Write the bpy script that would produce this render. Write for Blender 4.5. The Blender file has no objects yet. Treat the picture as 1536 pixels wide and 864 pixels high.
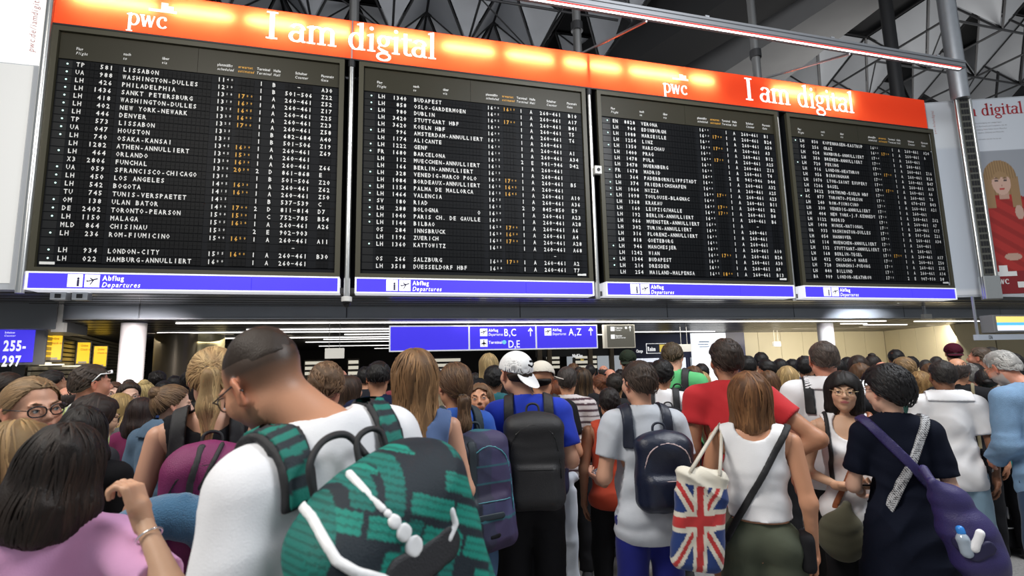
import bpy, math, random
import numpy as np
from mathutils import Matrix, Vector

# ------------------------------------------------------------------ camera, world, light
SC = bpy.context.scene
COL = SC.collection
F_PX = 777.127
CAM = np.array([0.0, 0.0, 1.78])
FWD = np.array([0.2552, 0.9572, 0.1362]); RGT = np.array([0.9665, -0.2554, -0.0219])
FWD /= np.linalg.norm(FWD); RGT -= FWD * (FWD @ RGT); RGT /= np.linalg.norm(RGT)
UPV = np.cross(RGT, FWD)
cam_data = bpy.data.cameras.new('camera'); cam = bpy.data.objects.new('camera', cam_data)
COL.objects.link(cam); SC.camera = cam
cam_data.sensor_width = 36.0; cam_data.lens = F_PX / 1536 * 36; cam_data.clip_end = 300; cam_data.clip_start = 0.05
M = Matrix.Identity(4)
for i in range(3):
    M[i][0] = RGT[i]; M[i][1] = UPV[i]; M[i][2] = -FWD[i]; M[i][3] = CAM[i]
cam.matrix_world = M
cam_data.dof.use_dof = True; cam_data.dof.focus_distance = 5.0; cam_data.dof.aperture_fstop = 3.5

SC.view_settings.view_transform = 'Standard'; SC.view_settings.look = 'None'
SC.view_settings.exposure = 0.0; SC.view_settings.gamma = 1.0
try: SC.view_settings.use_curve_mapping = False
except Exception: pass
try:
    SC.cycles.max_bounces = 6; SC.cycles.diffuse_bounces = 3; SC.cycles.glossy_bounces = 3
    SC.cycles.transmission_bounces = 4; SC.cycles.sample_clamp_indirect = 4.0
except Exception: pass

W = bpy.data.worlds.new('daylight'); SC.world = W; W.use_nodes = True
W.node_tree.nodes['Background'].inputs[0].default_value = (0.86, 0.93, 1.0, 1)
W.node_tree.nodes['Background'].inputs[1].default_value = 0.36

def area(name, loc, target, sx, sy, power, col=(1, 1, 1), spread=180):
    d = bpy.data.lights.new(name, 'AREA'); d.shape = 'RECTANGLE'; d.size = sx; d.size_y = sy
    d.energy = power; d.color = col; d.spread = math.radians(spread)
    o = bpy.data.objects.new(name, d); COL.objects.link(o); o.location = loc
    o.rotation_euler = (Vector(target) - Vector(loc)).to_track_quat('-Z', 'Y').to_euler()
    return o
area('hall_key_light', (-5.0, 1.0, 9.0), (1.5, 4.5, 1.4), 3.5, 3.5, 800, (1.0, 0.95, 0.88))  # unseen key light added above the crowd, not a fixture of the hall
area('hall_key_light', (6.0, 1.0, 9.5), (5, 6.5, 1.2), 3.5, 3.5, 950, (0.95, 0.97, 1.0))  # second added key light, over the right half of the crowd
area('roof_fill_light', (3.0, 11.6, 8.2), (3.5, 17, 17), 12.0, 1.0, 620, (0.97, 0.98, 1.0))  # added fill hidden behind the banner to brighten the roof coffers
area('roof_fill_light', (19.5, 13.0, 7.4), (24, 22, 17), 8.0, 1.5, 1150, (1.0, 0.98, 0.94))  # added fill hidden behind the poster wall for the right-hand roof
area('low_ceiling_fill', (19.0, 16.5, 2.7), (20, 19.5, 0.6), 7.0, 1.2, 430, (1.0, 0.91, 0.74))  # added fill to brighten the cream wall
area('low_ceiling_fill', (-4.2, 10.5, 2.9), (-5.0, 12.9, 1.3), 1.2, 0.3, 45, (1.0, 0.93, 0.92), 70)  # added fill to whiten the left round column
area('low_ceiling_fill', (13.4, 10.6, 2.9), (14.2, 13.75, 1.4), 1.2, 0.3, 55, (0.93, 0.96, 1.0), 70)  # added fill to whiten the right round column
area('low_ceiling_fill', (-4.5, 18.0, 2.7), (-5, 19, 0), 5.0, 1.2, 220, (1.0, 0.9, 0.7))
area('low_ceiling_fill', (6.0, 13.6, 2.7), (6, 13, 0), 8.0, 0.6, 70, (1.0, 0.95, 0.88))  # unseen area light added beneath the low ceiling

# ------------------------------------------------------------------ helpers
def ray(px, py): return FWD + RGT * (px - 768) / F_PX - UPV * (py - 432) / F_PX
def at(px, py, d): return CAM + ray(px, py) * d
def hity(px, py, Y): v = ray(px, py); return CAM + v * (Y / v[1])
def hitz(px, py, Z): v = ray(px, py); return CAM + v * ((Z - CAM[2]) / v[2])

MATS = {}
def mat(name, color, rough=0.6, metal=0.0, noise=0.0, nscale=8.0, bump=0.0, bscale=40.0, emit=None, estr=0.0,
        spec=0.5, sheen=0.0, stretch=None, coat=0.0):
    """principled material; noise varies the tint, bump adds fine relief"""
    if name in MATS: return MATS[name]
    m = bpy.data.materials.new(name); m.use_nodes = True; nt = m.node_tree; N = nt.nodes; L = nt.links
    b = N['Principled BSDF']; b.inputs['Base Color'].default_value = (*color, 1)
    b.inputs['Roughness'].default_value = rough; b.inputs['Metallic'].default_value = metal
    b.inputs['Specular IOR Level'].default_value = spec
    if sheen: b.inputs['Sheen Weight'].default_value = sheen
    if coat: b.inputs['Coat Weight'].default_value = coat
    if emit is not None:
        b.inputs['Emission Color'].default_value = (*emit, 1); b.inputs['Emission Strength'].default_value = estr
    if noise or bump:
        tc = N.new('ShaderNodeTexCoord'); src = tc.outputs['Object']
        if stretch:
            mp = N.new('ShaderNodeMapping'); mp.inputs['Scale'].default_value = stretch
            L.new(src, mp.inputs['Vector']); src = mp.outputs['Vector']
    if noise:
        nz = N.new('ShaderNodeTexNoise'); nz.inputs['Scale'].default_value = nscale; nz.inputs['Detail'].default_value = 4
        L.new(src, nz.inputs['Vector'])
        mx = N.new('ShaderNodeMix'); mx.data_type = 'RGBA'
        mx.inputs[6].default_value = (*[max(0, c * (1 - noise)) for c in color], 1)
        mx.inputs[7].default_value = (*[min(1, c * (1 + noise)) for c in color], 1)
        L.new(nz.outputs['Fac'], mx.inputs[0]); L.new(mx.outputs[2], b.inputs['Base Color'])
    if bump:
        nz = N.new('ShaderNodeTexNoise'); nz.inputs['Scale'].default_value = bscale; nz.inputs['Detail'].default_value = 3
        L.new(src, nz.inputs['Vector'])
        bp = N.new('ShaderNodeBump'); bp.inputs['Strength'].default_value = bump; bp.inputs['Distance'].default_value = 0.01
        L.new(nz.outputs['Fac'], bp.inputs['Height']); L.new(bp.outputs['Normal'], b.inputs['Normal'])
    MATS[name] = m; return m

def vmat(name, rough=0.7, bump=0.0, bscale=60.0, stretch=None, sheen=0.0, spec=0.4, sss=0.0):
    """material whose colour is the object's painted colour attribute (patterns, prints, hair tints)"""
    if name in MATS: return MATS[name]
    m = mat(name, (1, 1, 1), rough, bump=bump, bscale=bscale, stretch=stretch, sheen=sheen, spec=spec)
    nt = m.node_tree; a = nt.nodes.new('ShaderNodeVertexColor'); a.layer_name = 'Col'
    nt.links.new(a.outputs['Color'], nt.nodes['Principled BSDF'].inputs['Base Color'])
    if sss:
        b = nt.nodes['Principled BSDF']; b.inputs['Subsurface Weight'].default_value = sss
        b.inputs['Subsurface Radius'].default_value = (1, .35, .2); b.inputs['Subsurface Scale'].default_value = .01
    return m

def paint(me, cols):
    a = me.color_attributes.new('Col', 'FLOAT_COLOR', 'POINT')
    c = np.ones((len(me.vertices), 4), dtype=np.float32); c[:, :3] = cols
    a.data.foreach_set('color', c.ravel())

def tag(o, label=None, cat=None, group=None, kind=None):
    if label: o['label'] = label
    if cat: o['category'] = cat
    if group: o['group'] = group
    if kind: o['kind'] = kind
    return o

def empty(name, loc=(0, 0, 0), rz=0.0, label=None, cat=None, group=None, kind=None):
    o = bpy.data.objects.new(name, None); COL.objects.link(o); o.location = loc; o.rotation_euler = (0, 0, rz)
    o.empty_display_size = 0.1
    return tag(o, label, cat, group, kind)

def link(name, me, m=None, parent=None, smooth=False):
    if m is not None:
        me.materials.clear()
        for x in (m if isinstance(m, (list, tuple)) else [m]): me.materials.append(x)
    o = bpy.data.objects.new(name, me); COL.objects.link(o)
    if parent: o.parent = parent
    if smooth: me.shade_smooth()
    return o

def sp(pts, n=6):
    """smooth curve through points"""
    p = np.array(pts, float); q = np.concatenate([[2 * p[0] - p[1]], p, [2 * p[-1] - p[-2]]]); out = []
    for i in range(1, len(q) - 2):
        for t in np.linspace(0, 1, n, endpoint=False): out.append(.5 * ((2 * q[i]) + (-q[i - 1] + q[i + 1]) * t + (2 * q[i - 1] - 5 * q[i] + 4 * q[i + 1] - q[i + 2]) * t ** 2 + (-q[i - 1] + 3 * q[i] - 3 * q[i + 1] + q[i + 2]) * t ** 3))
    return np.array(out + [p[-1]])

class MB:
    """collects boxes, bars, tubes, prisms; build() links them as ONE mesh"""
    def __init__(s): s.v = []; s.f = []; s.mi = []; s.cur = 0
    def add(s, vs, fs):
        n = len(s.v); s.v += [tuple(map(float, p)) for p in vs]; s.f += [tuple(i + n for i in f) for f in fs]
        s.mi += [s.cur] * len(fs); return s
    def box(s, x0, x1, y0, y1, z0, z1):
        return s.add([(x0, y0, z0), (x1, y0, z0), (x1, y1, z0), (x0, y1, z0), (x0, y0, z1), (x1, y0, z1), (x1, y1, z1), (x0, y1, z1)],
                     [(0, 3, 2, 1), (4, 5, 6, 7), (0, 1, 5, 4), (1, 2, 6, 5), (2, 3, 7, 6), (3, 0, 4, 7)])
    def obox(s, c, a, b, d):
        """oriented box: centre c, half-axis vectors a, b, d"""
        c, a, b, d = map(np.array, (c, a, b, d)); vs = []
        for k in (-1, 1):
            for i, j in ((-1, -1), (1, -1), (1, 1), (-1, 1)): vs.append(c + a * i + b * j + d * k)
        return s.add(vs, [(0, 3, 2, 1), (4, 5, 6, 7), (0, 1, 5, 4), (1, 2, 6, 5), (2, 3, 7, 6), (3, 0, 4, 7)])
    def bar(s, p, q, w, h=None, up=(0, 0, 1)):
        p = np.array(p, float); q = np.array(q, float); h = h or w; d = q - p; L = np.linalg.norm(d); t = d / L
        u = np.array(up, float)
        if abs(t @ u) > .95: u = np.array([1., 0, 0])
        a = np.cross(t, u); a /= np.linalg.norm(a); b = np.cross(a, t)
        return s.obox((p + q) / 2, a * w / 2, b * h / 2, d / 2)
    def tube(s, pts, r, n=10, cap=True):
        pts = np.array(pts, float); K = len(pts); rs = np.broadcast_to(np.array(r, float), (K,))
        T = np.gradient(pts, axis=0); T /= np.linalg.norm(T, axis=1)[:, None] + 1e-9
        u = np.array([0, 0, 1.]) if abs(T[0][2]) < .9 else np.array([1., 0, 0])
        vs = []; a = np.cross(T[0], u); a /= np.linalg.norm(a)
        for k in range(K):
            a = a - T[k] * (a @ T[k]); a /= np.linalg.norm(a); b = np.cross(T[k], a)
            for i in range(n):
                th = 2 * math.pi * i / n; vs.append(pts[k] + rs[k] * (a * math.cos(th) + b * math.sin(th)))
        fs = [(k * n + i, k * n + (i + 1) % n, (k + 1) * n + (i + 1) % n, (k + 1) * n + i) for k in range(K - 1) for i in range(n)]
        if cap: fs += [tuple(range(n - 1, -1, -1)), tuple((K - 1) * n + i for i in range(n))]
        return s.add(vs, fs)
    def lathe(s, prof, c=(0, 0, 0), n=20):
        vs = [(c[0] + r * math.cos(2 * math.pi * i / n), c[1] + r * math.sin(2 * math.pi * i / n), c[2] + z) for r, z in prof for i in range(n)]
        K = len(prof)
        fs = [(k * n + i, k * n + (i + 1) % n, (k + 1) * n + (i + 1) % n, (k + 1) * n + i) for k in range(K - 1) for i in range(n)]
        fs += [tuple(range(n - 1, -1, -1)), tuple((K - 1) * n + i for i in range(n))]
        return s.add(vs, fs)
    def prism(s, pts, axis_vec):
        """extrude polygon pts (3d) by axis_vec"""
        n = len(pts); p = [np.array(q, float) for q in pts]; a = np.array(axis_vec, float)
        return s.add(p + [q + a for q in p], [tuple(range(n - 1, -1, -1)), tuple(range(n, 2 * n))] + [(i, (i + 1) % n, n + (i + 1) % n, n + i) for i in range(n)])
    def mesh(s, name='m'):
        me = bpy.data.meshes.new(name); me.from_pydata(s.v, [], s.f)
        if any(s.mi): me.polygons.foreach_set('material_index', s.mi)
        me.update(); return me
    def build(s, name, m=None, parent=None, smooth=False, bevel=0.0):
        o = link(name, s.mesh(name), m, parent)
        if smooth:
            o.data.shade_smooth(); md = o.modifiers.new('e', 'EDGE_SPLIT'); md.split_angle = math.radians(40)
        if bevel:
            md = o.modifiers.new('b', 'BEVEL'); md.width = bevel; md.segments = 2; md.limit_method = 'ANGLE'
        return o

# --- lettering -------------------------------------------------------
GL = {}
def glyph(ch, res=2, off=0.0, shear=0.0):
    k = (ch, res, off, shear)
    if k not in GL:
        c = bpy.data.curves.new('g', 'FONT'); c.body = ch; c.size = 1.0; c.resolution_u = res; c.offset = off; c.shear = shear
        o = bpy.data.objects.new('g', c); COL.objects.link(o)
        dg = bpy.context.evaluated_depsgraph_get(); me = bpy.data.meshes.new_from_object(o.evaluated_get(dg))
        v = np.array([q.co[:2] for q in me.vertices]) if len(me.vertices) else np.zeros((0, 2))
        f = [tuple(p.vertices) for p in me.polygons]
        bpy.data.objects.remove(o); bpy.data.curves.remove(c); bpy.data.meshes.remove(me)
        GL[k] = (v, f)
    return GL[k]

class Text:
    """flat lettering laid in a plane: origin o, axes ax (reading direction) and up"""
    def __init__(s, o, ax=(1, 0, 0), up=(0, 0, 1)):
        s.o = np.array(o, float); s.ax = np.array(ax, float); s.up = np.array(up, float); s.v = []; s.f = []
    def put(s, v, f, x, z, sx, sz):
        n = len(s.v)
        for a, b in v: s.v.append(tuple(s.o + s.ax * (x + a * sx) + s.up * (z + b * sz)))
        s.f += [tuple(i + n for i in q) for q in f]
    def cell(s, txt, x, z, pitch, h, w, off=.022):
        """one glyph centred in each cell, like a split-flap row"""
        for i, ch in enumerate(txt):
            if ch == ' ': continue
            v, f = glyph(ch, 1, off)
            if not len(v): continue
            x0, x1 = v[:, 0].min(), v[:, 0].max(); cw = (x1 - x0); sc = h / .73
            wid = min(w, cw * sc * (.95 if ch in 'MW' else .9)); sx = wid / cw
            s.put(v - [(x0 + x1) / 2, 0], f, x + pitch * (i + .5), z, sx, sc)
    def line(s, txt, x, z, h, wscale=.85, off=0.0, shear=0.0, res=3, gap=.02, align='l'):
        sc = h / .73; pen = 0; out = []
        for ch in txt:
            if ch == ' ': pen += .3 * sc * wscale; continue
            v, f = glyph(ch, res, off, shear); x0, x1 = v[:, 0].min(), v[:, 0].max()
            out.append((v - [x0, 0], f, pen)); pen += (x1 - x0 + .09 + gap) * sc * wscale
        dx = {'l': 0, 'c': -pen / 2, 'r': -pen}[align]
        for v, f, p in out: s.put(v, f, x + p + dx, z, sc * wscale, sc)
        return pen
    def rect(s, x0, x1, z0, z1): s.put(np.array([(x0, z0), (x1, z0), (x1, z1), (x0, z1)]), [(0, 1, 2, 3)], 0, 0, 1, 1)
    def poly(s, pts): s.put(np.array(pts, float), [tuple(range(len(pts)))], 0, 0, 1, 1)
    def stroke(s, pts, w0, w1=None):
        """a pen stroke: ribbon along pts with widths w0 (scalar or list)"""
        p = np.array(pts, float); ws = np.broadcast_to(np.array(w0, float), (len(p),)); t = np.gradient(p, axis=0)
        t /= np.linalg.norm(t, axis=1)[:, None] + 1e-9; nn = np.stack([-t[:, 1], t[:, 0]], 1)
        A = p + nn * ws[:, None] / 2; B = p - nn * ws[:, None] / 2
        for i in range(len(p) - 1): s.poly([B[i], B[i + 1], A[i + 1], A[i]])
    def arc(s, cx, cz, rx, rz, a0, a1, wv, wh, n=16):
        """elliptic pen arc; wv = width where the stroke runs vertically, wh where it runs horizontally"""
        th = np.radians(np.linspace(a0, a1, n)); p = np.stack([cx + rx * np.cos(th), cz + rz * np.sin(th)], 1)
        s.stroke(p, wh + (wv - wh) * np.abs(np.cos(th)))
    def build(s, name, m, parent=None):
        me = bpy.data.meshes.new(name); me.from_pydata(s.v, [], s.f); me.update()
        return link(name, me, m, parent)

def serif(T, word, x, z, h):
    """book-face serif lettering drawn by pen strokes; h = x-height"""
    st = .21 * h; th = .085 * h; ser = .10 * h
    def stem(X, z0, z1, foot=True, head=True, both=True):
        T.rect(X - st / 2, X + st / 2, z + z0, z + z1)
        if foot: T.rect(X - st * .5 - (ser * 1.1 if both else 0), X + st * .5 + ser * 1.1, z + z0, z + z0 + th)
        if head: T.poly([(X - st / 2 - ser * 1.2, z + z1 - th * 1.7), (X + st / 2, z + z1 - th * 1.9), (X + st / 2, z + z1 + th * .6), (X - st / 2 - ser * 1.2, z + z1 - th * .8)])
    pen = x
    for ch in word:
        if ch == 'I':
            X = pen + .28 * h; T.rect(X - st * .58, X + st * .58, z, z + 1.5 * h)
            for q in (0, 1.5 * h - th): T.rect(X - st * .58 - ser * 1.5, X + st * .58 + ser * 1.5, z + q, z + q + th * 1.1)
            pen += .66 * h
        elif ch == 'a':
            X = pen + .62 * h; T.rect(X - st / 2, X + st / 2, z + .12 * h, z + .72 * h)
            T.arc(pen + .42 * h, z + .70 * h, .28 * h, .28 * h, 0, 160, st, th, 12)
            T.arc(pen + .36 * h, z + .30 * h, .27 * h, .26 * h, 60, 340, st, th, 16)
            T.stroke([(X, z + .14 * h), (X + .07 * h, z + .05 * h), (X + .2 * h, z + .05 * h)], [st * .9, st * .6, th])
            pen += .88 * h
        elif ch in 'mn':
            k = 3 if ch == 'm' else 2
            for j in range(k):
                X = pen + .2 * h + j * .52 * h
                stem(X, 0, 1.0 * h if j == 0 else .74 * h, head=(j == 0))
                if j: T.arc(X - .26 * h + st * .1, z + .7 * h, .26 * h, .27 * h, 0, 150, st, th * 1.2, 10)
            pen += (.2 + .52 * (k - 1) + .36) * h
        elif ch in 'dq':
            X = pen + .68 * h; stem(X, 0, 1.55 * h, both=False)
            T.arc(pen + .42 * h, z + .48 * h, .30 * h, .46 * h, 20, 340, st, th, 20); pen += .98 * h
        elif ch == 'i':
            X = pen + .22 * h; stem(X, 0, 1.0 * h); T.arc(X, z + 1.32 * h, .055 * h, .055 * h, 0, 360, .12 * h, .12 * h, 14); pen += .46 * h
        elif ch == 'l':
            X = pen + .22 * h; stem(X, 0, 1.55 * h); pen += .46 * h
        elif ch == 't':
            X = pen + .26 * h; T.rect(X - st / 2, X + st / 2, z + .2 * h, z + 1.28 * h)
            T.rect(pen + .04 * h, pen + .6 * h, z + .9 * h, z + 1.0 * h)
            T.arc(X + .18 * h, z + .2 * h, .18 * h, .15 * h, 180, 320, st, th * 1.3, 10); pen += .60 * h
        elif ch == 'g':
            T.arc(pen + .38 * h, z + .68 * h, .24 * h, .28 * h, 0, 360, st * .95, th, 20)
            T.arc(pen + .40 * h, z - .22 * h, .32 * h, .20 * h, 0, 360, st * .7, th * 1.2, 20)
            T.stroke([(pen + .2 * h, z + .44 * h), (pen + .12 * h, z + .26 * h), (pen + .3 * h, z + .14 * h), (pen + .62 * h, z + .04 * h)], [th, th * 1.4, st * .8, st * .6])
            T.rect(pen + .55 * h, pen + .8 * h, z + .88 * h, z + .99 * h); pen += .82 * h
        elif ch == 'p':
            X = pen + .24 * h; stem(X, -.5 * h, 1.0 * h)
            T.arc(pen + .5 * h, z + .5 * h, .30 * h, .45 * h, -150, 150, st, th * 1.2, 18); pen += .94 * h
        elif ch == 'w':
            for j in range(2):
                T.stroke([(pen + (.1 + .42 * j) * h, z + .96 * h), (pen + (.3 + .42 * j) * h, z)], st)
                T.stroke([(pen + (.3 + .42 * j) * h, z), (pen + (.52 + .42 * j) * h, z + .96 * h)], th * 1.3)
            T.rect(pen - .06 * h, pen + .28 * h, z + .9 * h, z + 1. * h); pen += 1.1 * h
        elif ch == 'c':
            T.arc(pen + .42 * h, z + .5 * h, .32 * h, .45 * h, 50, 320, st, th * 1.2, 18)
            T.arc(pen + .6 * h, z + .76 * h, .05 * h, .05 * h, 0, 360, .12 * h, .12 * h, 10); pen += .82 * h
        elif ch == ' ': pen += .42 * h
    return pen - x
# ------------------------------------------------------------------ materials of the place
m_black = mat('black_lacquer', (.012, .012, .013), .45)
m_board = mat('board_black', (.009, .010, .012), .5, noise=.15, nscale=2, spec=.10)
m_hdr = mat('board_header', (.030, .027, .015), .42, spec=.3)  # olive tint: warm light from banner and rail put into the colour
m_flap = mat('flap_black', (.0045, .005, .006), .5, spec=.12)
m_white = mat('white_print', (.86, .86, .84), .6)
m_yellow = mat('amber_print', (.78, .40, .05), .6)
m_lamp = mat('status_lamp_glass', (.6, .9, .85), .3, emit=(.62, 1, .9), estr=1.4)
m_chrome = mat('brushed_steel', (.62, .62, .6), .28, 1.0, noise=.08, nscale=30)
m_galv = mat('satin_aluminium', (.52, .54, .57), .42, .8, noise=.1, nscale=6)
m_dark = mat('dark_steel', (.03, .03, .032), .5, .4)
m_grey = mat('grey_panel_paint', (.20, .215, .235), .5, noise=.06, nscale=2)
m_lgrey = mat('pale_panel_paint', (.55, .58, .62), .5, noise=.04, nscale=2)
m_blue = mat('blue_sign_glow', (.05, .03, .5), .35, noise=.12, nscale=1.5, emit=(.062, .045, .86), estr=.85)
m_wsign = mat('white_sign_glow', (.8, .8, .8), .4, emit=(.9, .92, 1), estr=.55)
m_led = mat('light_strip', (.9, .9, .9), .4, emit=(1, .97, .93), estr=2.2)
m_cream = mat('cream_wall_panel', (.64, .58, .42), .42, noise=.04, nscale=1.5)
m_floor = mat('speckled_stone', (.30, .29, .28), .25, noise=.45, nscale=60)
m_slat = mat('ceiling_slat', (.022, .018, .016), .32, spec=.6)
m_facet = mat('coffer_grey', (.27, .28, .30), .55, noise=.18, nscale=.6)
m_void = mat('roof_void_black', (.006, .006, .007), .9)
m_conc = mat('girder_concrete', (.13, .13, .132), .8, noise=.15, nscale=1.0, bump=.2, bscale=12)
m_boxwhite = mat('off_white_plastic', (.75, .74, .7), .4)
m_tubewhite = mat('white_column_paint', (.72, .68, .68), .4, noise=.04, nscale=2)

BY = 9.864; BX0 = -5.363; BW = 4.731; ZB = 3.04; ZS = 3.34; ZT = 7.63; ZR = 8.43; BXR = 14.19

# ------------------------------------------------------------------ the setting
tag(MB().box(-45, 45, -12, 60, -.1, 0).build('floor', m_floor), kind='structure')
# rear wall of the low hall under the gallery, dark beyond the shops
tag(MB().box(-30, 15.9, 42, 42.3, 0, 2.9).build('wall_rear', mat('rear_wall_dark', (.03, .026, .022), .6)), kind='structure')
# cream wall, built of tall panels with recessed joints
wr = tag(MB().box(15.7, 24.5, 20.25, 20.4, 0, 2.8).box(24.35, 24.5, 12, 20.4, 0, 2.8).build('wall_right', mat('joint_dark', (.16, .13, .08), .7)), kind='structure')
for i in range(7):
    MB().box(15.75 + i * 1.23, 15.75 + i * 1.23 + 1.215, 20.15, 20.25, 0, 2.8).build('panel', m_cream, wr, bevel=.006)
cA = np.array([24.33, 20.12]); cB = np.array([21.95, 15.2]); cC = np.array([21.9, 8.5])
def slab(p, q, z0, z1, th):
    p = np.array(p); q = np.array(q); t = (q - p) / np.linalg.norm(q - p); n = np.array([t[1], -t[0]]) * th
    b = MB(); b.prism([(*p, z0), (*q, z0), (*(q + n), z0), (*(p + n), z0)], (0, 0, z1 - z0)); return b
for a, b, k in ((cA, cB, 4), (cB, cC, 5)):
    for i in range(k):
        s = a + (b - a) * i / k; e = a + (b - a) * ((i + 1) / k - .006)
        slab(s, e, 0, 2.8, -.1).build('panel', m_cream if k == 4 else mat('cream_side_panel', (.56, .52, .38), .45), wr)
# low ceiling: dark slats, each a long board with a gap
lc = tag(MB().box(-22, 30, 12.35, 60, 2.86, 2.95).build('ceiling', m_void), kind='structure')
for i in range(34):
    y = 12.5 + i * .82
    MB().box(-22, 30, y, y + .66, 2.755, 2.80).build('slat', m_slat, lc)
LS = [(13.1, -4.3, 16), (15.6, -3.4, 1.0), (16.9, -6, .6), (18.6, -1, 5.6), (18.6, 9, 13.6), (20.6, -6, 3.6), (20.6, 5, 11), (22.3, -2, 8), (25, -3, 5), (25, 7, 12), (28, 1, 10), (31, -3, 12), (34.5, 2, 14), (38, 0, 15), (15.0, 17.3, 19.3), (14.3, 15.5, 16.6), (13.3, 17.5, 21.0)]
for y, x0, x1 in LS:
    tag(MB().box(x0, x1, y, y + .075, 2.728, 2.76).build('trim_1', m_led, lc), kind='structure')
# gallery: soffit under the boards, fascia, polished edge lines
tag(MB().box(-9, 24, 10.0, 12.2, 3.06, 3.16).build('ceiling_soffit', mat('soffit_grey', (.07, .068, .065), .35, spec=.6)), kind='structure')
sof = bpy.data.objects['ceiling_soffit']
for i, y in enumerate((10.25, 10.65, 11.05, 11.45, 11.85)):
    MB().box(-8.6, 23, y, y + .3, 3.03, 3.06).build('slat', mat('soffit_slat', (.16, .155, .15), .2, .6), sof)
tag(MB().box(-8.8, 24, 12.2, 12.35, 2.76, 3.16).build('trim_2', m_grey), kind='structure')
fa = bpy.data.objects['trim_2']
for i in range(8):
    x = -8.7 + i * 4.05
    MB().box(x, x + 4.02, 12.17, 12.21, 2.785, 3.03).build('panel', mat('fascia_paint', (.40, .44, .50), .35, noise=.08, nscale=2), fa)
MB().box(-8.7, 23.5, 12.15, 12.2, 2.752, 2.782).build('edge_strip', m_galv, fa)
# gallery wall behind the boards and above them
tag(MB().box(-12, -5.45, 10.02, 10.2, 3.05, 9.5).build('wall_left', m_lgrey), kind='structure')
tag(MB().box(-5.4, 14.2, 10.45, 10.55, 3.16, 7.55).build('wall_front', m_void), kind='structure')
# left bulkhead above the check-in counters
b = MB(); b.prism([(-12, 11.2, 2.55), (-5.95, 11.9, 2.55), (-6.6, 14.5, 2.55), (-14, 14.5, 2.55)], (0, 0, .55))
tag(b.build('wall_bulkhead', m_grey), kind='structure')
# metal check-in back wall on the left, horizontal slats
wl = tag(slab((-6.9, 12.9), (-12.6, 34), 0, 2.75, -.2).build('wall_checkin', mat('checkin_back', (.08, .08, .075), .6)), kind='structure')
p = np.array([-6.85, 12.9]); q = np.array([-12.5, 34.0])
for i in range(11):
    z = 1.55 + i * .11
    bb = slab(p, q, z, z + .075, .05); bb.build('slat', mat('champagne_slat', (.42, .38, .26), .35, .5), wl)
slab(p, q, 0, 1.5, .03).build('panel', mat('olive_panel', (.16, .16, .10), .5), wl)
# dark end block with two rounded columns
tag(MB().box(-9.2, -6.2, 27.0, 27.3, 0, 2.75).build('wall_block', mat('block_grey', (.09, .09, .085), .5)), kind='structure')
def column(name, x, y, r, z1, m, label):
    o = MB().lathe([(r * 1.02, 0), (r * 1.02, .12), (r, .13), (r, z1 - .02)], (0, 0, 0), 32).build(name, m, smooth=True)
    o.location = (x, y, 0); return tag(o, label, 'column')
column('round_column', -5.02, 12.9, .235, 2.75, m_tubewhite, 'white round column left of the crowd beside the yellow screens')
column('round_column', 14.2, 13.75, .235, 2.75, m_tubewhite, 'pale round column in front of the cream wall at right')
column('clad_column', *hity(262, 560, 17.2)[:2], .55, 2.75, mat('column_bronze', (.12, .10, .07), .35, .5), 'dark bronze clad column left of its lighter twin under the low ceiling')
column('clad_column', *hity(300, 560, 17.8)[:2], .62, 2.75, mat('column_olive', (.30, .27, .16), .35, .5), 'olive gold clad column behind the ponytailed woman')

# ------------------------------------------------------------------ the high roof: pyramid coffers and struts
RZ = 16.5
roof = tag(MB().box(-30, 70, 4, 75, RZ + .4, RZ + .6).build('ceiling_1', m_void), kind='structure')
tag(MB().box(-30, 70, 74, 74.5, 2, RZ + .4).build('wall_end', m_void), kind='structure')
P = 2.9; H = 2.3
def coffer_mesh(k):
    b = MB(); r = random.Random(k)
    c = [np.array([sx * P / 2, sy * P / 2, 0]) for sx, sy in ((-1, -1), (1, -1), (1, 1), (-1, 1))]; ap = np.array([0, 0, -H])
    for i in range(4):
        if i == 2 or (k == 1 and i == 1) or (k == 2 and i == 3): continue
        a, e = c[i], c[(i + 1) % 4]; g = (a + e + ap) / 3; t = [g + (v - g) * .90 for v in (a, e, ap)]
        n = np.cross(e - a, ap - a); n /= np.linalg.norm(n)
        b.prism(t, n * .05)
    b.cur = 1
    for i in range(4):
        b.bar(c[i], ap, .06); b.bar(c[i], c[(i + 1) % 4], .06)
        e = (c[i] + c[(i + 1) % 4]) / 2
    b.cur = 0
    return b.mesh('coffer')
CMESH = [coffer_mesh(k) for k in range(3)]
for me in CMESH:
    me.materials.append(m_facet); me.materials.append(m_dark)
n = 0
for j in range(15):
    for i in range(18):
        x = -14 + i * P; y = 13.2 + j * P
        if 5.0 < (x - 12.5) + (y - 15) * .12 + 3.0 < 11.5 and y < 40: continue
        d = ray(768, 432)
        rel = np.array([x, y, RZ - 1.2]) - CAM; dep = rel @ FWD
        if dep < 2: continue
        sx = 768 + F_PX * (rel @ RGT) / dep; sy = 432 - F_PX * (rel @ UPV) / dep
        if sx < -150 or sx > 1700 or sy > 170 or sy < -160: continue
        o = bpy.data.objects.new('coffer', CMESH[(i * 7 + j * 3) % 3]); COL.objects.link(o); o.parent = roof; o.location = (x, y, RZ); n += 1
for j in range(15):
    y = 13.2 + j * P
    for a, e in ((-14, 8.6), (20.8, 40)):
        MB().tube([(a, y, RZ - H), (e, y, RZ - H)], .045, 6).build('chord', m_dark, roof)
for i in range(18):
    x = -14 + i * P
    if 10 < x < 19: continue
    MB().tube([(x, 13.2, RZ - H), (x, 56, RZ - H)], .045, 6).build('chord', m_dark, roof)
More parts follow.
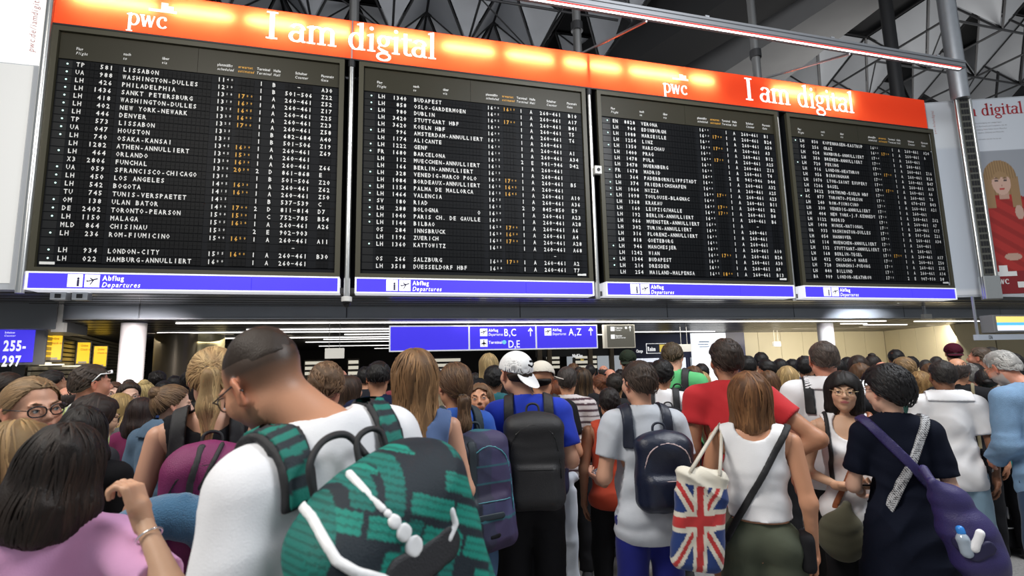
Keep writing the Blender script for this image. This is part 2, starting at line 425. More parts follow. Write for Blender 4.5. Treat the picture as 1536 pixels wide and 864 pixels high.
for i in range(16):
    x = -14 + i * P
    for j in range(4):
        if 8 < x < 19 or i % 2: continue
        y = 13.2 + j * P
        MB().tube([(x, y, RZ - H), (x + P, y + P, RZ - H)], .03, 5).build('brace', m_dark, roof)
# deep concrete girders crossing the roof
gd = tag(empty('girder', (0, 0, 0)), 'deep grey concrete girder crossing the roof diagonally above the boards', 'beam')
A1 = hitz(1255, 0, 13.0); A2 = hitz(1335, 0, 13.0); B1 = hitz(960, 190, 13.0); B2 = hitz(1085, 190, 13.0)
def ext(a, b, t): return a + (b - a) * t
q = [ext(B1, A1, 1.6), ext(B2, A2, 1.6), B2, B1]
MB().prism(q, (0, 0, 2.6)).build('beam_web', m_conc, gd)
A3 = hitz(1090, 0, 13.6); B3 = hitz(830, 170, 13.6)
gd2 = tag(empty('girder', (0, 0, 0)), 'concrete girder with shade in its colour, left of the lit diagonal one', 'beam')
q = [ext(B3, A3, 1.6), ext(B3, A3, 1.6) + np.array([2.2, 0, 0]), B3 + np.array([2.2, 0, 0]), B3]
MB().prism(q, (0, 0, 2.4)).build('beam_web', mat('girder_shaded', (.012, .012, .013), .8), gd2)  # near-black concrete: the roof's shade is put into this girder's colour

# ------------------------------------------------------------------ departure boards
B1T = """TP|581|LISSABON|1140||1|B|   -|A30|1
UA|988|WASHINGTON-DULLES|1230||1|B|501-506|Z22|1
LH|426|PHILADELPHIA|1310|1700|1|A|260-461|Z52|1
LH|1436|SANKT PETERSBURG|1310|1630|1|A|260-461|Z17|1
LH|418|WASHINGTON-DULLES|1315|1645|1|A|260-461|Z25|1
LH|402|NEW YORK-NEWARK|1320|1600|1|A|260-461|Z23|1
LH|446|DENVER|1325|1700|1|A|260-461|Z58|1
TP|573|LISSABON|1325||1|B|682-684|A40|1
UA|047|HOUSTON|1335||1|B|501-506|Z19|1
LH|740|OSAKA-KANSAI|1345|1630|1|A|260-461|Z69|1
LH|1282|ATHEN-ANNULLIERT|1345|1530|1|A|260-461||0
LH|464|ORLANDO|1350|1630|1|A|260-461|Z66|1
X3|2806|FUNCHAL|1350|2030|2|D|861-868|E|0
UA|059|SFRANCISCO-CHICAGO|1355||1|B|501-506|Z20|1
LH|450|LOS ANGELES|1405|1630|1|A|260-461|Z62|1
LH|542|BOGOTA|1415|1630|1|A|260-461|Z50|1
TU|745|TUNIS-VERSPAETET|1425||1|B|537-539|C|0
OM|138|ULAN BATOR|1430|1700|2|D|811-814|D7|1
DE|2402|TORONTO-PEARSON|1500|1530|1|C|752-785|B54|1
LH|1150|MALAGA|1505|1620|1|A|260-461|A26|1
MLD|864|CHISINAU|1520||2|E|902-903||0
LH|236|ROM-FIUMICINO|1540|1650|1|A|260-461|A11|1
|||||||   -||0
LH|934|LONDON-CITY|1555|1640|1|A|260-461|B30|1
LH|022|HAMBURG-ANNULLIERT|1600||1|A|260-461||1"""
B2T = """LH|1340|BUDAPEST|1600|1620|1|A|260-461|B10|1
LH|858|OSLO-GARDERMOEN|1605||1|A|260-461|A17|1
LH|980|DUBLIN|1605|1700|1|A|260-461|B41|1
LH|3420|STUTTGART HBF|1609||1|A|260-461|T5|0
LH|3620|KOELN HBF|1609||1|A|260-461|T6|0
LH|996|AMSTERDAM-ANNULLIERT|1610||1|A|260-461||1
LH|1174|ALICANTE|1610||1|A|260-461|A1|0
LH|1222|GENF|1610||1|A|260-461|A34|1
FR|1680|BARCELONA|1615||2|E|941-946|D42|1
LH|112|MUECCHEN-ANNULLIERT|1615||1|A|260-461||0
LH|166|BERLIN-ANNULLIERT|1615||1|A|260-461||0
LH|328|VENEDIG-MARCO POLO|1615|1700|1|A|260-461|B5|1
LH|1084|BORDEAUX-ANNULLIERT|1615|1645|1|A|260-461||0
LH|1154|PALMA DE MALLORCA|1615|1645|1|A|260-461|A10|1
LH|1464|VALENCIA|1615||1|A|260-461|A36|1
SV|180|RIAD|1615||2|D|845-850|E9|1
LH|288|BOLOGNA           O|1620||1|A|260-461|A23|1
LH|1040|PARIS CH. DE GAULLE|1620||1|A|260-461|A28|1
LH|1144|BILBAO|1620|1700|1|A|260-461|A6|1
OS|284|INNSBRUCK|1620|1650|1|A|260-461|A4|0
LH|1196|ZUERICH|1625|1700|1|A|260-461|A28|0
LH|1360|KATTOWITZ|1625||1|A|260-461|A68|1
|||||||   -||0
OS|266|SALZBURG|1625|1725|1|A|260-461|A2|0
LH|3518|DUESSELDORF HBF|1628||1|A|260-461|T7|0"""
B3T = """EN|8828|VERONA|1630||1|A|260-461|B1|1
LH|964|EDINBURGH|1630|1700|1|A|260-461|B24|0
LH|1088|MARSEILLE|1630||1|A|260-461|A50|1
LH|1254|LINZ|1630|1700|1|A|260-461|A3|0
LH|1350|WARSCHAU|1630||1|A|260-461|B12|1
LH|1400|PRAG|1630|1715|1|A|260-461|A25|0
LH|1478|PULA|1630||1|A|260-461|Z13|0
LH|3478|NUERNBERG|1634||1|A|260-461|T4|0
FR|1678|MADRID|1640||2|E|941-946|D44|1
LH|364|PADERBORN/LIPPSTADT|1640||1|A|260-461|A32|0
LH|374|FRIEDRICHSHAFEN|1640||1|A|260-461|A25|1
LH|1064|NIZZA|1640|1700|1|A|260-461|A23|1
LH|1098|TOULOUSE-BLAGNAC|1645||1|A|260-461|B11|1
LH|1368|KRAKAU|1645|1730|1|A|260-461|B2|0
LH|160|LEIPZIG/HALLE|1645|1715|1|A|260-461|B8|0
LH|192|BERLIN-ANNULLIERT|1645||1|A|260-461|B6|0
LH|066|MUENSTER-ANNULLIERT|1650||1|A|   -||0
LH|302|TURIN-ANNULLIERT|1650||1|A|260-461||0
LH|316|FLORENZ-ANNULLIERT|1650||1|A|260-461||0
LH|818|GOETEBORG|1650||1|A|260-461||0
LH|946|MANCHESJER|1650||1|A|260-461|A10|1
LH|1242|WIAN|1650|1755|1|A|260-461|B24|0
LH|1344|BUDAPEST|1655||1|A|260-461|A30|1
LH|214|DRESDEN|1655||1|A|260-461|A9|1
LH|254|MAILAND-MALPENSA|1655|1800|1|A|260-461|B13|0"""
B4T = """LH|830|KOPENHAGEN-KASTRUP|1655||1|A|260-461|A24|1
OS|256|GRAZ|1655|1720|1|A|260-461|A|0
LH|024|HAMBURG-ANNULLIERT|1700||1|A|260-461||0
LH|350|BREMEN-ANNULLIERT|1700||1|A|260-461||0
LH|720|PEKING|1700||1|A|260-461|Z16|1
LH|916|LONDON-HEATHROW|1700|1715|1|A|260-461|B26|0
LH|956|BIRMINGHAM|1700||1|A|260-461|B47|0
LH|1070|LYON-SAINT EXUPERY|1700||1|A|260-461|A13|0
LH|1206|BASEL|1705|1715|1|A|260-461|A6|0
LH|3622|DORTMUND-KOELN HBF|1709||1|A|260-461|T6|0
AC|877|TORONTO-PEARSON|1710||1|B|674-677|B43|1
LH|240|ROM-FIUMICINO|1710||1|A|260-461|A21|0
LH|330|VENEDIG-ANNULLIERT|1710||1|A|260-461||0
LH|404|NEW YORK-J.F.KENNEDY|1710||1|A|260-461|Z62|0
LH|1122|MADRID|1710||1|A|260-461|A7|0
LH|1498|MINSK-NATIONAL|1710||1|A|260-461|C17|0
UA|933|WASHINGTON-DULLES|1715||1|B|501-506|Z21|0
LH|054|HANNOVER|1715||1|A|260-461|A34|0
LH|114|MUENCHEN-ANNULLIERT|1715||1|A|260-461||0
LH|132|STUTTGART-ANNULLIERT|1715||1|A|260-461||0
LH|168|BERLIN-TEGEL|1715|1735|1|A|260-461|A17|0
LH|432|CHICAGO-O HARE|1715||1|A|260-461|Z50|0
LH|728|SHANGHAI-PUDONG|1715||1|A|260-461|Z15|0
LH|840|BILLUND|1715||1|A|260-461|A14|0
BA|909|LONDON-HEATHROW|1715||2|E|907-910|D8|0"""
CP = .0697
GROUPS = [(.36, 9), (1.053, 20), (2.535, 4), (2.874, 4), (3.235, 1), (3.455, 1), (3.675, 7), (4.315, 3)]
def flap_row_mesh():
    b = MB()
    b.box(.1, BW - .1, .0, .03, -.035, .1)
    for x0, nc in GROUPS:
        for i in range(nc):
            b.cur = 1; xa = x0 + i * CP + .004; xb = xa + CP - .008
            b.box(xa, xb, -.008, .004, .034, .094); b.box(xa, xb, -.008, .004, -.028, .031)
    b.cur = 2
    b.box(.12, .31, -.003, .01, -.03, .095)
    me = b.mesh('flap_row'); me.materials.append(m_board); me.materials.append(m_flap); me.materials.append(mat('lamp_window', (.005, .005, .005), .3)); return me
FR = flap_row_mesh()
lampb = MB().lathe([(.002, 0), (.013, .001), (.015, .004), (.008, .010)], n=10); LM = lampb.mesh('lamp'); LM.materials.append(m_lamp)
def info_plane(T, x, z, s):
    """the plane pictogram: a simple aircraft taking off, in cut-out dark strokes"""
    T.poly([(x + .12 * s, z + .42 * s), (x + .9 * s, z + .66 * s), (x + .93 * s, z + .74 * s), (x + .84 * s, z + .76 * s), (x + .1 * s, z + .50 * s)])
    T.poly([(x + .3 * s, z + .78 * s), (x + .38 * s, z + .8 * s), (x + .62 * s, z + .62 * s), (x + .52 * s, z + .56 * s)])
    T.poly([(x + .34 * s, z + .2 * s), (x + .42 * s, z + .2 * s), (x + .66 * s, z + .6 * s), (x + .54 * s, z + .58 * s)])
    T.poly([(x + .08 * s, z + .6 * s), (x + .13 * s, z + .6 * s), (x + .22 * s, z + .48 * s), (x + .12 * s, z + .46 * s)])
HEAD = [(.345, 'Flug', 'Flight', 0), (1.045, 'nach', 'to', 0), (1.64, 'über', 'via', 0), (2.525, 'planmäßig', 'scheduled', 0), (2.87, 'erwartet', 'estimated', 1), (3.185, 'Terminal', 'Terminal', 0), (3.47, 'Halle', 'Hall', 0), (3.85, 'Schalter', 'Counter', 0), (4.31, 'Flugsteig', 'Gate', 0)]
NM = ['leftmost', 'second', 'third', 'rightmost']
FIRST = ['first flight to LISSABON', 'first flight to BUDAPEST', 'first flight to VERONA', 'first flight to KOPENHAGEN-KASTRUP']
for k, T4 in enumerate((B1T, B2T, B3T, B4T)):
    bx = BX0 + 5 * k
    bd = empty('departure_board', (bx, BY, ZS), 0, 'black split-flap departure board, %s of the four, %s' % (NM[k], FIRST[k]), 'flight board', 'split-flap departure boards under the orange banner')
    h = ZT - ZS
    MB().box(0, BW, .02, .38, 0, h).build('housing', m_board, bd)
    fr = MB(); fr.box(0, BW, -.05, .02, h - .12, h); fr.box(0, .09, -.05, .02, 0, h - .12); fr.box(BW - .09, BW, -.05, .02, 0, h - .12); fr.box(.09, BW - .09, -.05, .02, 0, .07)
    fr.build('frame', mat('board_frame', (.065, .060, .038), .4, spec=.4), bd)
    MB().box(.1, 2.2, .0, .02, 7.03 - ZS, h - .125).build('header_plate', m_hdr, bd)
    MB().box(2.205, BW - .1, .0, .02, 7.03 - ZS, h - .125).build('header_plate', m_hdr, bd)
    T1 = Text((0, -.004, 0)); T2 = Text((0, -.004, 0))
    for x, a, e, y in HEAD:
        T = T2 if y else T1; zz = 7.19 - ZS + .015
        T.line(a, x, zz, .052, .78, .018); T.line(e, x, zz - .082, .052, .78, .012, .25)
    T1.rect(BW - .33, BW - .14, .12, .165) if k else T1.rect(.13, .34, .12, .165)
    T1.build('lettering', m_white, bd); T2.build('lettering', m_yellow, bd)
    for r, ln in enumerate(T4.split('\n')):
        al, no, city, sch, est, te, ha, co, ga, lt = ln.split('|')
        z = 6.90 - ZS - r * .1405
        row = bpy.data.objects.new('flap_row', FR); COL.objects.link(row); row.parent = bd; row.location = (0, 0, z)
        T1 = Text((0, -.0095, 0)); ch = .082; cw = .055
        T1.cell(al, .36, 0, CP, ch, cw); T1.cell(no.rjust(4), .36 + 4 * CP, 0, CP, ch, cw); T1.cell(city, 1.053, 0, CP, ch, cw)
        if sch: T1.cell(sch[:2], 2.535, 0, CP, ch, cw); T1.cell(sch[2:], 2.535 + 2 * CP, .03, CP, .044, .034, .02)
        T1.cell(te, 3.235, 0, CP, ch, cw); T1.cell(ha, 3.455, 0, CP, ch, cw)
        for i, c in enumerate(co):
            if c == '-': T1.rect(3.675 + CP * (i + .15), 3.675 + CP * (i + .85), .034, .045)
            else: T1.cell(c, 3.675 + CP * i, 0, CP, ch, cw)
        T1.cell(ga, 4.315, 0, CP, ch, cw)
        if T1.v: T1.build('lettering', m_white, row)
        if est:
            T2 = Text((0, -.0095, 0)); T2.cell(est[:2], 2.874, 0, CP, ch, cw); T2.cell(est[2:], 2.874 + 2 * CP, .03, CP, .044, .034, .02)
            T2.build('lettering', m_yellow, row)
        if lt == '1':
            o = bpy.data.objects.new('status_lamp', LM); COL.objects.link(o); o.parent = row; o.location = (.24, -.004, .035); o.rotation_euler = (math.pi / 2, 0, 0)
            if k == 0 and r == 0: LM.shade_smooth()
    # blue direction strip below
    sb = empty('blue_sign_strip', (bx, BY - .02, ZB), 0, 'glowing blue Abflug Departures strip under the %s departure board' % NM[k], 'sign', 'blue strips under the boards')
    hh = ZS - ZB
    MB().box(.03, BW / 2 + .9, -.03, .3, .025, hh - .03).build('light_panel', m_blue, sb); MB().box(BW / 2 + .91, BW - .03, -.03, .3, .025, hh - .03).build('light_panel', m_blue, sb)
    f = MB(); f.box(0, BW, -.045, .3, 0, .025); f.box(0, BW, -.045, .3, hh - .03, hh - .005); f.box(0, .03, -.045, .3, .025, hh - .03); f.box(BW - .03, BW, -.045, .3, .025, hh - .03)
    f.build('frame', m_wsign, sb)
    T1 = Text((0, -.034, 0)); x = .56
    T1.rect(x, x + .21, .05, .26); T1.rect(x + .235, x + .445, .05, .26)
    T1.line('Abflug', x + .48, .165, .082, .85, .03); T1.line('Departures', x + .48, .055, .082, .85, .012, .25)
    T1.build('lettering', mat('white_glow_print', (.9, .9, .9), .5, emit=(1, 1, 1), estr=.8), sb)
    T2 = Text((0, -.037, 0)); T2.line('i', x + .13, .07, .15, .95, .04); info_plane(T2, x + .245, .055, .19)
    T2.build('pictogram', mat('ink_blue', (.02, .015, .1), .5), sb)

# poles between the boards
def pole(x, z0, z1, r, label, cam_dome=False, y=BY - .0):
    e = empty('board_pole', (x, y, z0), 0, label, 'pole')
    MB().tube([(0, 0, 0), (0, 0, z1 - z0)], r, 14).build('tube', m_chrome, e, smooth=True)
    MB().tube([(0, 0, (ZT - z0) - .16), (0, 0, (ZT - z0) - .02)], r * 1.25, 14).build('collar', m_dark, e, smooth=True)
    return e
pole(BX0 + BW + .13, 2.98, ZR + .0, .055, 'slim steel pole between the leftmost and second boards')
pole(BX0 + 5 + BW + .10, 2.98, ZR, .05, 'slim steel pole between the second and third boards')
pole(BX0 + 10 + BW + .03, 2.98, ZT - .02, .04, 'slim steel pole between the third and rightmost boards')
for x, lab in ((BX0 + BW + .13, 'upper steel mast rising above the banner at left of centre'), (BX0 + 5 + BW + .10, 'upper steel mast rising above the banner near the light rail start'), (BX0 + 10 + BW + .03, 'upper steel mast carrying the light rail bracket over the digital lettering')):
    e = empty('roof_mast', (x, BY + .5, ZR), 0, lab, 'mast')
    MB().tube([(0, 0, 0), (0, 0, 7.5)], .1, 14).build('tube', mat('mast_grey', (.22, .22, .22), .35, .7), e, smooth=True)
    MB().tube([(0, 0, .9), (0, 0, 1.1)], .14, 14).build('collar', m_dark, e, smooth=True)
e = empty('dome_camera', (BX0 + BW + .13, BY - .02, 2.78), 0, 'small white dome security camera under the first pole', 'camera')
MB().lathe([(.075, .10), (.095, .11), (.095, .19), (.07, .20)], n=20).build('housing', m_boxwhite, e, smooth=True)
MB().lathe([(.01, .0), (.05, .02), (.072, .06), (.075, .10)], n=20).build('dome', mat('dome_glass', (.01, .01, .01), .08), e, smooth=True)
e = empty('sensor_box', (BX0 + 5 + BW + .16, BY - .12, 5.72), 0, 'small white sensor box fixed on the second pole', 'sensor')
MB().box(-.07, .09, -.05, .05, -.09, .09).build('case', m_boxwhite, e, bevel=.01)
MB().tube([(.01, -.065, 0), (.01, -.045, 0)], .035, 12).build('lens', m_dark, e, smooth=True)
for x in (-5.0, -4.7):
    e = empty('socket_box', (x, BY + .2, 2.9), 0, 'silver connector box under the left end of the leftmost blue strip' if x < -4.9 else 'silver connector box right of its twin under the leftmost strip', 'box')
    MB().box(-.11, .11, -.08, .08, 0, .13).build('case', m_galv, e, bevel=.008); MB().box(-.04, .04, -.09, -.08, .03, .1).build('socket', m_dark, e)
e = empty('wall_pole', (-5.42, BY - .06, 2.98), 0, 'steel edge pole at the left end of the boards', 'pole')
MB().tube([(0, 0, 0), (0, 0, 5.6)], .06, 14).build('tube', m_chrome, e, smooth=True)

# ------------------------------------------------------------------ orange banner: a light box, tubes behind a translucent face with added glow
bn = empty('advertising_banner', (BX0 - .01, BY, ZT), 0, 'long orange backlit banner reading I am digital above the boards', 'banner')
bl = BXR - BX0; bh = ZR - ZT
mf = bpy.data.materials.new('orange_translucent_film'); mf.use_nodes = True; nt = mf.node_tree
nt.nodes.remove(nt.nodes['Principled BSDF']); tr = nt.nodes.new('ShaderNodeBsdfTranslucent'); tr.inputs[0].default_value = (1.0, .23, .075, 1)
df = nt.nodes.new('ShaderNodeBsdfDiffuse'); df.inputs[0].default_value = (.85, .10, .03, 1); mxs = nt.nodes.new('ShaderNodeMixShader'); mxs.inputs[0].default_value = .55
nt.links.new(df.outputs[0], mxs.inputs[1]); nt.links.new(tr.outputs[0], mxs.inputs[2]); em = nt.nodes.new('ShaderNodeEmission'); em.inputs[0].default_value = (1, .055, .022, 1); em.inputs[1].default_value = .42; ad = nt.nodes.new('ShaderNodeAddShader'); nt.links.new(mxs.outputs[0], ad.inputs[0]); nt.links.new(em.outputs[0], ad.inputs[1]); nt.links.new(ad.outputs[0], nt.nodes['Material Output'].inputs[0])  # added emission imitates even backlight where the tubes leave the film dull
MB().add([(0, -.052, 0), (bl, -.052, 0), (bl, -.052, bh), (0, -.052, bh)], [(0, 1, 2, 3)]).build('film', mf, bn)
hs = MB(); hs.box(0, bl, .5, .55, 0, bh); hs.box(0, bl, -.05, .5, bh - .015, bh); hs.box(0, bl, -.05, .5, 0, .015); hs.box(0, .015, -.05, .5, 0, bh); hs.box(bl - .015, bl, -.05, .5, 0, bh)
hs.build('housing', mat('box_inner', (.22, .10, .07), .7), bn)
MB().box(-.005, bl + .005, -.06, .56, -.03, -.001).build('edge_trim', m_black, bn)
m_tube = mat('fluorescent_tube', (1, 1, 1), .4, emit=(1, .93, .85), estr=95.0)
for x0, x1 in ((.25, 1.5), (1.75, 2.75), (3.0, 4.0), (4.25, 5.1), (5.35, 6.4), (6.65, 7.7), (8.0, 9.0), (9.3, 10.6), (10.85, 12.1), (12.4, 13.0), (14.7, 15.9), (16.1, 17.1)):
    MB().tube([(x0, .05, bh * .66), (x1, .05, bh * .66)], .022, 8).build('tube_lamp', m_tube, bn, smooth=True)
T = Text((0, -.056, 0)); mw = mat('white_banner_print', (.95, .93, .92), .6, emit=(1, .97, .95), estr=.75)
def u_of(px, py): return hity(px, py, BY)[0] - BX0
def words(T, w, x, z, x1):
    a = serif(Text((0, 0, 0)), w, 0, 0, 1.0); hh = (x1 - x) / a; serif(T, w, x, z, hh); return hh
words(T, 'pwc', u_of(192, 38), .13, u_of(255, 44)); words(T, 'I am digital', u_of(400, 60), .20, u_of(655, 88))
words(T, 'pwc', u_of(993, 138), .10, u_of(1031, 142)); words(T, 'I am digital', u_of(1117, 150), .17, u_of(1279, 165))
T.build('lettering', mw, bn)
T = Text((0, -.057, 0)); ml = mat('logo_cream_print', (.95, .88, .7), .6, emit=(1, .85, .6), estr=.8)
for a, s in ((u_of(238, 20), .8), (u_of(1014, 120), .75)):
    T.rect(a + .08 * s, a + .22 * s, .50, .72 * s + .06); T.rect(a - .05 * s, a + .4 * s, .50 - .07 * s, .50); T.rect(a + .22 * s, a + .33 * s, .50, .58); T.rect(a - .16 * s, a + .02 * s, .49 - .06 * s, .50)
T.build('emblem', ml, bn)

# ------------------------------------------------------------------ light rail above
rl = empty('light_rail', (0, 8.2, 0), 0, 'long grey aluminium light rail with white and red glowing strips above the banner', 'light fixture')
zr = hity(1440, 104, 8.2)[2]; xr = hity(1443, 104, 8.2)[0]
MB().box(1.0, xr, -.08, .08, zr, zr + .12).box(1.0, xr, -.10, .08, zr + .12, zr + .17).box(1.0, xr, -.095, -.08, zr + .02, zr + .05).build('profile', mat('rail_aluminium', (.34, .35, .37), .4, .7), rl)
MB().box(1.0, xr - .12, -.06, -.015, zr - .025, zr).build('light_strip', mat('rail_light', (1, 1, 1), .4, emit=(1, .95, .93), estr=6), rl)
MB().box(1.0, xr - .12, -.075, -.06, zr - .022, zr).build('red_strip', mat('rail_red', (.5, .02, .02), .4, emit=(1, .05, .03), estr=.8), rl)
for i, x in enumerate((3.2, 6.3, 9.4, 12.4)):
    MB().box(x, x + .09, -.03, .03, zr + .17, zr + .26).build('clip', m_galv, rl)
for x in (BX0 + 5 + BW + .10, BX0 + 10 + BW + .03):
    MB().bar((x, 2.15, 8.72), (x + .55, .05, zr - .02), .04).build('bracket', m_galv, rl)

# ------------------------------------------------------------------ right end: poster wall, lattice post, big poster
pd = np.array([2.35, -.9]) / math.hypot(2.35, .9); po = np.array([14.26, 9.88])
def pw(s, z, off=0.0): n_ = np.array([pd[1], -pd[0]]); w_ = po + pd * s + n_ * off; return np.array([w_[0], w_[1], z])
rp = empty('poster_wall', tuple(pw(0, 3.1)), 0, 'pale poster wall with a red-sweater advertisement at the right end', 'poster')
o0 = pw(0, 3.1)
def pquad(b, s0, s1, z0, z1, off, th=.04):
    b.prism([pw(s0, z0, off) - o0, pw(s1, z0, off) - o0, pw(s1, z1, off) - o0, pw(s0, z1, off) - o0], (pw(0, 0, off - th) - pw(0, 0, off)))
b = MB(); pquad(b, 0, 4.2, 3.1, 8.4, 0); b.build('backing', m_lgrey, rp)
def sd2(u, v, a, b_): return np.maximum(np.abs(u) - a, np.abs(v) - b_)
def poster_print(s0, s1, z0, z1, func, name, nx, nz, off=.012):
    S_, Z_ = np.meshgrid(np.linspace(s0, s1, nx), np.linspace(z0, z1, nz)); n_ = np.array([pd[1], -pd[0]])
    P_ = np.stack([po[0] + pd[0] * S_ + n_[0] * off, po[1] + pd[1] * S_ + n_[1] * off, Z_], -1).reshape(-1, 3) - o0
    idx = np.arange(nx * nz).reshape(nz, nx)
    f = np.stack([idx[:-1, :-1], idx[:-1, 1:], idx[1:, 1:], idx[1:, :-1]], -1).reshape(-1, 4)
    me = bpy.data.meshes.new(name); me.from_pydata(P_.tolist(), [], f.tolist())
    paint(me, func(S_, Z_).reshape(-1, 3)); return link(name, me, vmat('poster_print', .45), rp)
def pf1(S_, Z_):
    c = np.ones(S_.shape + (3,)) * np.array([.60, .65, .72]); c[Z_ > 7.05] = (.72, .76, .80); c[Z_ < 3.25] = (.8, .82, .85); return c
poster_print(.02, .95, 3.15, 8.36, pf1, 'print', 8, 60)
s_w = lambda px, py: None
# portrait poster: grey ground, long fair hair, red sweater
def lerp(a, b, t): return a + (b - a) * t
def pf2(S_, Z_):
    u = (S_ - 1.57) / .68; v = (Z_ - 5.9) / .68
    c = np.ones(S_.shape + (3,)) * np.array([.36, .38, .42]); top = Z_ > 6.93; c[top] = (.70, .74, .80)
    def put(mask, col): c[mask] = col
    body = (v < -.25 - .35 * np.maximum(0, np.abs(u - .1) - .35)) & (np.abs(u - .25) < 1.15 - .05 * (v + 2.4)) & (v > -4.0)
    hair = ((u / .58) ** 2 + ((v - .45) / .68) ** 2 < 1) | ((np.abs(u) < .62) & (v < .45) & (v > -.95 + .6 * np.abs(u)))
    put(hair & ~top, (.40, .25, .12))
    st = .5 + .5 * np.sin(u * 70 + v * 3); c[hair & ~top] *= (1 - .35 * st)[hair & ~top][:, None]
    put(body, (.46, .035, .03)); c[body] *= (1 - .25 * (np.sin(u * 8 + v * 11) > .3))[body][:, None]
    strand = ((np.abs(np.abs(u - .02) - .45) < .16) & (v < .4) & (v > -.75)); put(strand & ~top, (.36, .22, .11))
    neck = (np.abs(u - .05) < .17) & (v < .0) & (v > -.4); put(neck, (.55, .34, .26))
    face = (((u - .02) / .33) ** 2 + ((v - .22) / .46) ** 2 < 1); put(face, (.66, .43, .34))
    fr = face & (v > .42 + .05 * np.sin(u * 30)); put(fr, (.38, .24, .12))
    for e_ in (-.14, .17): put(((u - e_) / .075) ** 2 + ((v - .32) / .03) ** 2 < 1, (.07, .05, .05)); put(((u - e_) / .11) ** 2 + ((v - .42) / .02) ** 2 < 1, (.2, .12, .08))
    put(((u - .03) / .03) ** 2 + ((v - .12) / .02) ** 2 < 1, (.4, .22, .17)); put(((u - .02) / .10) ** 2 + ((v + .01) / .035) ** 2 < 1, (.5, .05, .05))
    put(((u - .5) / .15) ** 2 + ((v + .95) / .28) ** 2 < 1, (.60, .40, .32))
    put(((u - .05) / .30) ** 2 + ((v + 2.65) / .14) ** 2 < 1, (.56, .36, .28))
    put((v < -3.2) & (np.abs(u - .25) < 1.2), (.26, .02, .025))
    return c
poster_print(1.0, 2.9, 3.15, 8.36, pf2, 'print', 170, 230)
T = Text(pw(0, 0, .016) - o0, (pd[0], pd[1], 0), (0, 0, 1)); words(T, 'm digital', .93, 7.92, 2.38)
T.build('lettering', mat('dark_red_print', (.42, .02, .03), .5), rp)
T = Text(pw(0, 0, .016) - o0, (pd[0], pd[1], 0), (0, 0, 1))
for i, t_ in enumerate(('ein die Beschleunigung, mit einzigartigem', 'vertrages, Reichweite und Compliance, das die', 'zur Umsetzung. Dabei haben unsere Menschen', 'sinnvoll, Qualität, Effizienz und Weitsicht.', '', 'Mensch und mehr, mit der Sie uns um.')): T.line(t_, 1.05, 7.70 - i * .09, .04, .8, .0, 0, 1)
T.build('lettering', mat('grey_print', (.25, .25, .27), .5), rp)
T = Text(pw(0, 0, .016) - o0, (0, 0, 1), (-pd[0], -pd[1], 0)); T.line('pwc.de/iamdigital', 7.5, -.2, .07, .9, .0, 0, 1)
T.build('lettering', mat('pale_red_print', (.6, .3, .3), .5), rp)
T = Text(pw(0, 0, .016) - o0, (pd[0], pd[1], 0), (0, 0, 1)); T.rect(1.22, 1.42, 3.72, 3.88); T.rect(1.12, 1.62, 3.60, 3.72); serif(T, 'pwc', 1.05, 3.4, .13); T.rect(1.6, 2.2, 3.3, 3.45)
T.build('lettering', m_white, rp)
# lattice post
px0 = pw(.70, 3.0, .35)
lp = empty('lattice_post', tuple(px0), 0, 'tall steel post with a perforated grille face in front of the poster', 'post')
for s in (-.16, .16): MB().tube([(s * pd[0], s * pd[1], .0), (s * pd[0], s * pd[1], 5.25)], .05, 12).build('tube', m_chrome, lp, smooth=True)
b = MB(); nn = np.array([pd[1], -pd[0]])
b.obox((0, 0, 3.1), (.13 * pd[0], .13 * pd[1], 0), (nn[0] * .03, nn[1] * .03, 0), (0, 0, 2.5)); b.build('grille_back', mat('grille_grey', (.14, .14, .12), .5, .4), lp)
for i in range(28):
    z = .7 + i * .175
    b = MB(); 
    for s in (-.065, .0, .065): b.obox((s * pd[0] + nn[0] * .035, s * pd[1] + nn[1] * .035, z), (.024 * pd[0], .024 * pd[1], 0), (nn[0] * .006, nn[1] * .006, 0), (0, 0, .06))
    b.build('grille_slot', m_dark, lp)
MB().obox((0, 0, .28), (.2 * pd[0], .2 * pd[1], 0), (nn[0] * .09, nn[1] * .09, 0), (0, 0, .3)).build('foot_cover', m_chrome, lp, bevel=.03)
# second dark mast behind it
e = empty('roof_mast', (14.55, 10.75, 7.6), 0, 'thick dark steel mast behind the right end of the banner', 'mast')
MB().tube([(0, 0, 0), (0, 0, 7)], .17, 16).build('tube', m_dark, e, smooth=True)
e = empty('roof_mast', tuple(pw(.66, 8.26, .35)), 0, 'thick silver mast above the lattice post', 'mast')
MB().tube([(0, 0, 0), (0, 0, 7.5)], .20, 16).build('tube', m_galv, e, smooth=True)
# left poster
lpz = empty('poster_wall', (-9, BY + .05, 3.05), 0, 'big white backlit poster left of the boards, pale grey lower half', 'poster')
MB().box(0, 3.52, 0, .1, 0, 6.3).build('backing', m_lgrey, lpz)
MB().box(.02, 3.5, -.01, 0, 3.82, 6.3).build('print', mat('poster_white', (.95, .95, .93), .4, emit=(1, 1, .97), estr=.55), lpz)
MB().box(.02, 3.38, -.012, 0, .1, 3.80).build('print', mat('poster_pale', (.72, .72, .70), .4, emit=(.85, .85, .83), estr=.30), lpz)
T = Text((0, -.014, 0), (0, 0, 1), (-1, 0, 0)); T.line('pwc.de/iamdigital', 4.05, -3.36, .1, .9, .0, .2, 2); T.build('lettering', mat('pale_red_print', (.6, .3, .3), .5), lpz)

